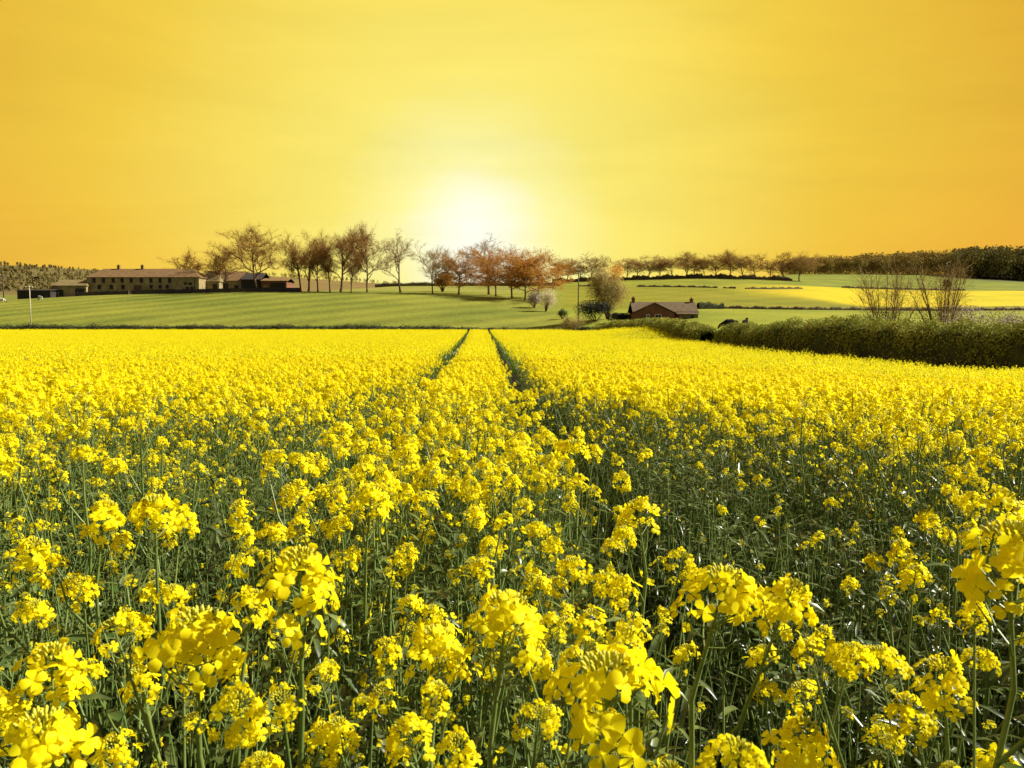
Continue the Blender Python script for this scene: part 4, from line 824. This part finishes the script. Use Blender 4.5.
# individual plants: jittered grid, nearest 300 in view
g_ = .235; cand = []
rg = np.random.default_rng(77)
for ix in range(-40, 41):
    for iy in range(-8, 40):
        x = ix * g_ + rg.uniform(-.1, .1); y = iy * g_ + rg.uniform(-.1, .1); cand.append((x, y, rg.random(), rg.random(), rg.random()))
def visible(x, y): return y > .2 and abs(x) < y * .68 + .25
near_pl = sorted([c for c in cand if visible(c[0], c[1]) and math.hypot(c[0], c[1]) > .75 and not gapf(c[0], c[1]) and min(math.hypot(c[0] - a, c[1] - b_) for a, b_ in hero_xy) > .10], key=lambda c: c[0] ** 2 + c[1] ** 2)[:280]
RMAX = math.hypot(near_pl[-1][0], near_pl[-1][1])
print('individual plants reach', RMAX)
for x, y, q1, q2, q3 in near_pl:
    d = math.hypot(x, y); fl = q1 < float(flowering(x, y)); sc = (.93 + .13 * q2) * (1 if fl else .93)
    if d < 1.35: sc *= .80 + .10 * (d - .75) / .6
    else: sc *= .90 + .10 * min((d - 1.35) / 1.2, 1)
    des = tall_des[int(q3 * 8)] if fl else (bare_des[int(q3 * 3)] if float(flowering(x, y)) < .25 else green_des[int(q3 * 4)])
    a, b_ = lines(y); side = 'left of the left tramline' if x < a else ('between the two tramlines' if x < b_ else 'right of the right tramline')
    lab = ('flowering yellow rapeseed plant in the near crop, ' if fl else 'short green rapeseed plant, few flowers, ') + side
    place_plant(des, x, y, q2 * 6.28, sc, lab, 'rapeseed plants ' + side + (' in flower' if fl else ' still green'))

# ------------------------------------------------------------------ the rest of the crop: geometry-node instancing
def merged_plant(seed, greenish, hi):
    r = np.random.default_rng(seed); h = 1.02 if greenish else 1.15; st, lf, hd = plant_design(seed, h, 4 if greenish else 5, (.04 * r.normal(), .04 * r.normal()), greenish); mb = MB()
    for me, m in ((st, 1), (lf, 3)): mb.add([v.co for v in me.vertices], [tuple(p.vertices) for p in me.polygons], m)
    for p, d, s, k in hd:
        R_, H_, nf, nb = [(.040, .052, 26, 8), (.036, .058, 24, 8), (.043, .046, 26, 8), (.032, .045, 18, 7), (.034, .036, 14, 8), (.024, .028, 7, 8)][k]; head_geo(mb, r, p + d * .02, d, R_ * s, H_ * s, nf, nb, .019 * s + .002, False)
    return mb.mesh('plant_copy', [M['petal'], M['stem'], M['bud'], M['leaf']], False)
def under_tile(seed, S=.5, n=330, fl=26):
    """low leaves and thin shoots between the plants"""
    r = np.random.default_rng(seed); mb = MB()
    for _ in range(n):
        p = Vector((r.uniform(-S / 2, S / 2), r.uniform(-S / 2, S / 2), 1.0 - .8 * r.random() ** 1.3)); a = r.uniform(0, 6.28); leafblade(mb, p, Vector((math.cos(a), math.sin(a), r.uniform(-.2, 1.4))), r.uniform(.03, .10), r.uniform(.006, .020), r, 0, 3, .5)
    for _ in range(44):
        p = Vector((r.uniform(-S / 2, S / 2), r.uniform(-S / 2, S / 2), 0)); q = p + Vector((r.normal() * .12, r.normal() * .12, r.uniform(.7, 1.02))); mb.tube([p, p.lerp(q, .5) + Vector((r.normal() * .02, r.normal() * .02, 0)), q], [.005, .0035, .0016], 4, 1, cap=False)
    mb.pm = 2
    for _ in range(fl):
        p = Vector((r.uniform(-S / 2, S / 2), r.uniform(-S / 2, S / 2), r.uniform(.6, 1.06)))
        for k in range(int(r.integers(1, 5))): flower(mb, r, p + Vector(r.normal(size=3)) * .012, (Vector(r.normal(size=3)) + Vector((0, 0, .8))).normalized(), r.uniform(.009, .014), False)
    mb.M = [x for x in mb.M]
    return mb.mesh('under_leaves', [M['under'], M['stem'], M['petal']], True)
def far_tile(seed, S=1.6, heads=80, dens=10, sz=.038):
    r = np.random.default_rng(seed); px = r.uniform(-S / 2, S / 2, heads); py = r.uniform(-S / 2, S / 2, heads); pz = 1.12 + r.normal(size=heads) * .10 - (r.random(heads) < .35) * r.uniform(.05, .35, heads)
    k = np.repeat(np.arange(heads), dens); d = r.normal(size=(len(k), 3)); d /= np.linalg.norm(d, axis=1)[:, None]
    C = np.stack([px[k], py[k], pz[k]], 1) + d * (.042, .042, .055) * r.uniform(.5, 1.1, (len(k), 1)); nn = d + (0, 0, .5)
    V1, F1 = rquads(C, sz * r.uniform(.7, 1.2, len(C)), .85, nn, .6, r)
    n2 = heads * 4; P = np.stack([r.uniform(-S / 2, S / 2, n2), r.uniform(-S / 2, S / 2, n2), r.uniform(.3, .85, n2)], 1); V2, F2 = blades(P, np.array([0, 0, 1.]) + r.normal(size=(n2, 3)) * .45, r.uniform(.15, .35, n2), r.uniform(.012, .03, n2), r)
    m1 = len(F1); V, Fq = cat((V1, F1), (V2, F2)); mi = np.zeros(len(Fq), int); mi[m1:] = 1
    return npmesh('far_tile', V, Fq, mats=[M['petal_far'], M['leaf']], mi=mi)
def scatter(name, label, meshes, P, rot, scl, pick, cat_='crop'):
    me = bpy.data.meshes.new(name); me.from_pydata([tuple(p) for p in P], [], [])
    for nm, ty, arr in (('rz', 'FLOAT', rot), ('scl', 'FLOAT', scl), ('pick', 'INT', pick)):
        a = me.attributes.new(nm, ty, 'POINT'); a.data.foreach_set('value', np.asarray(arr))
    o = link(name, me); tag(o, label, cat_, kind='stuff')
    ng = bpy.data.node_groups.new(name, 'GeometryNodeTree'); ng.interface.new_socket('Geometry', in_out='INPUT', socket_type='NodeSocketGeometry'); ng.interface.new_socket('Geometry', in_out='OUTPUT', socket_type='NodeSocketGeometry')
    gi = N(ng, 'NodeGroupInput'); go = N(ng, 'NodeGroupOutput'); ip = N(ng, 'GeometryNodeInstanceOnPoints'); ng.links.new(gi.outputs[0], ip.inputs['Points'])
    gti = N(ng, 'GeometryNodeGeometryToInstance')
    for m_ in reversed(meshes):
        src = bpy.data.objects.new(name + '_source', m_); oi = N(ng, 'GeometryNodeObjectInfo'); oi.inputs[0].default_value = src; oi.inputs['As Instance'].default_value = False
        ng.links.new(oi.outputs['Geometry'], gti.inputs[0])
    ng.links.new(gti.outputs[0], ip.inputs['Instance']); ip.inputs['Pick Instance'].default_value = True
    def attr(nm, ty): a = N(ng, 'GeometryNodeInputNamedAttribute', data_type=ty); a.inputs[0].default_value = nm; return a.outputs[0]
    ng.links.new(attr('pick', 'INT'), ip.inputs['Instance Index'])
    cx_ = N(ng, 'ShaderNodeCombineXYZ'); ng.links.new(attr('rz', 'FLOAT'), cx_.inputs[2])
    er = N(ng, 'FunctionNodeEulerToRotation'); ng.links.new(cx_.outputs[0], er.inputs[0]); ng.links.new(er.outputs[0], ip.inputs['Rotation'])
    ng.links.new(attr('scl', 'FLOAT'), ip.inputs['Scale']); ng.links.new(ip.outputs[0], go.inputs[0])
    md = o.modifiers.new('scatter', 'NODES'); md.node_group = ng; return o
used = {(c[0], c[1]) for c in near_pl}
P, ro, sc, pk = [], [], [], []
R2 = 26.0; rg = np.random.default_rng(78)
def add_plants(x, y, q):
    ok = in_crop(x, y) & ~gapf(x, y); x, y, q = x[ok], y[ok], q[ok]; fl = q[:, 0] < flowering(x, y)
    P.append(np.stack([x, y, gz(x, y)], 1)); ro.append(q[:, 1] * 6.28); sc.append((.93 + .14 * q[:, 2]) * np.where(fl, 1, .93)); pk.append(np.where(fl, (q[:, 1] * 6).astype(int), 6 + (q[:, 1] * 3).astype(int)))
rest = np.array([c for c in cand if (c[0], c[1]) not in used and not visible(c[0], c[1]) and math.hypot(c[0], c[1]) > .7 and math.hypot(c[0], c[1]) < RMAX])
add_plants(rest[:, 0], rest[:, 1], rest[:, 2:5])
n = int(R2 * R2 * math.pi * .62 * 18.5); rr2 = np.sqrt(rg.uniform(RMAX ** 2, R2 ** 2, n)); aa = rg.uniform(-R(50), R(50), n)
n = int((R2 ** 2 - RMAX ** 2) * R(50) * 17.5); rr2 = rr2[:n]; aa = aa[:n]; add_plants(rr2 * np.sin(aa), rr2 * np.cos(aa), rg.random((n, 3)))
P = np.concatenate(P); pk = np.concatenate(pk).astype(np.int32)
print('mid plants', len(P))
scatter('rapeseed_crop', 'middle distance rapeseed plants standing densely behind the nearest ones', [merged_plant(500 + i, False, False) for i in range(6)] + [merged_plant(520 + i, True, False) for i in range(3)],
        P, np.concatenate(ro).astype(np.float32), np.concatenate(sc).astype(np.float32), pk)
# undergrowth
S_ = .42; xs, ys = np.meshgrid(np.arange(-26, 26, S_), np.arange(-1.5, 22, S_)); x = xs.ravel() + rg.uniform(-.08, .08, xs.size); y = ys.ravel() + rg.uniform(-.08, .08, xs.size)
ok = (np.abs(x) < np.maximum(y, 0) * 1.0 + 2.5) & (np.hypot(x, y) > .62) & in_crop(x, y) & (np.hypot(x, y) < 21); x, y = x[ok], y[ok]
gap = gapf(x, y); d_ = np.hypot(x, y); s_ = np.where(gap, .45, np.where(flowering(x, y) < .33, .84, .95)) * np.where(d_ < 1.4, .85, 1) * rg.uniform(.9, 1.08, len(x))
scatter('crop_leaves', 'dark green leaves and thin shoots filling the crop below the flowers', [under_tile(600 + i) for i in range(5)] + [under_tile(620 + i, fl=3) for i in range(3)], np.stack([x, y, gz(x, y)], 1), rg.uniform(0, 6.28, len(x)).astype(np.float32), s_.astype(np.float32), np.where(flowering(x, y) < .33, 5 + rg.integers(0, 3, len(x)), rg.integers(0, 5, len(x))).astype(np.int32), 'foliage')
# far crop
S_ = 1.25; xs, ys = np.meshgrid(np.arange(-150, 120, S_), np.arange(14, 152, S_)); x = xs.ravel() + rg.uniform(-.2, .2, xs.size); y = ys.ravel() + rg.uniform(-.2, .2, xs.size)
a, b_ = lines(y); u = 512 + F * x / y; tw = .66
ok = (np.hypot(x, y) > R2 - .5) & (np.abs(x) < y * .95 + 2) & (y < edge(u) - .9); x, y = x[ok], y[ok]
# tiles are shifted off the tramlines so both stay open
for dl in (0, 1):
    L_ = lines(y)[dl]; w = np.interp(y, [20, 60, 150], [1.05, 1.02, .98]); dx = x - L_; m_ = np.abs(dx) < w; x = np.where(m_, L_ + np.where(dx < 0, -w, w), x)
scatter('far_crop', 'far part of the yellow rapeseed field reaching to the hedges', [far_tile(700 + i, 1.5) for i in range(6)], np.stack([x, y, gz(x, y)], 1), (rg.integers(0, 4, len(x)) * (math.pi / 2)).astype(np.float32), rg.uniform(.95, 1.06, len(x)).astype(np.float32), rg.integers(0, 6, len(x)).astype(np.int32))
print('far tiles', len(x))
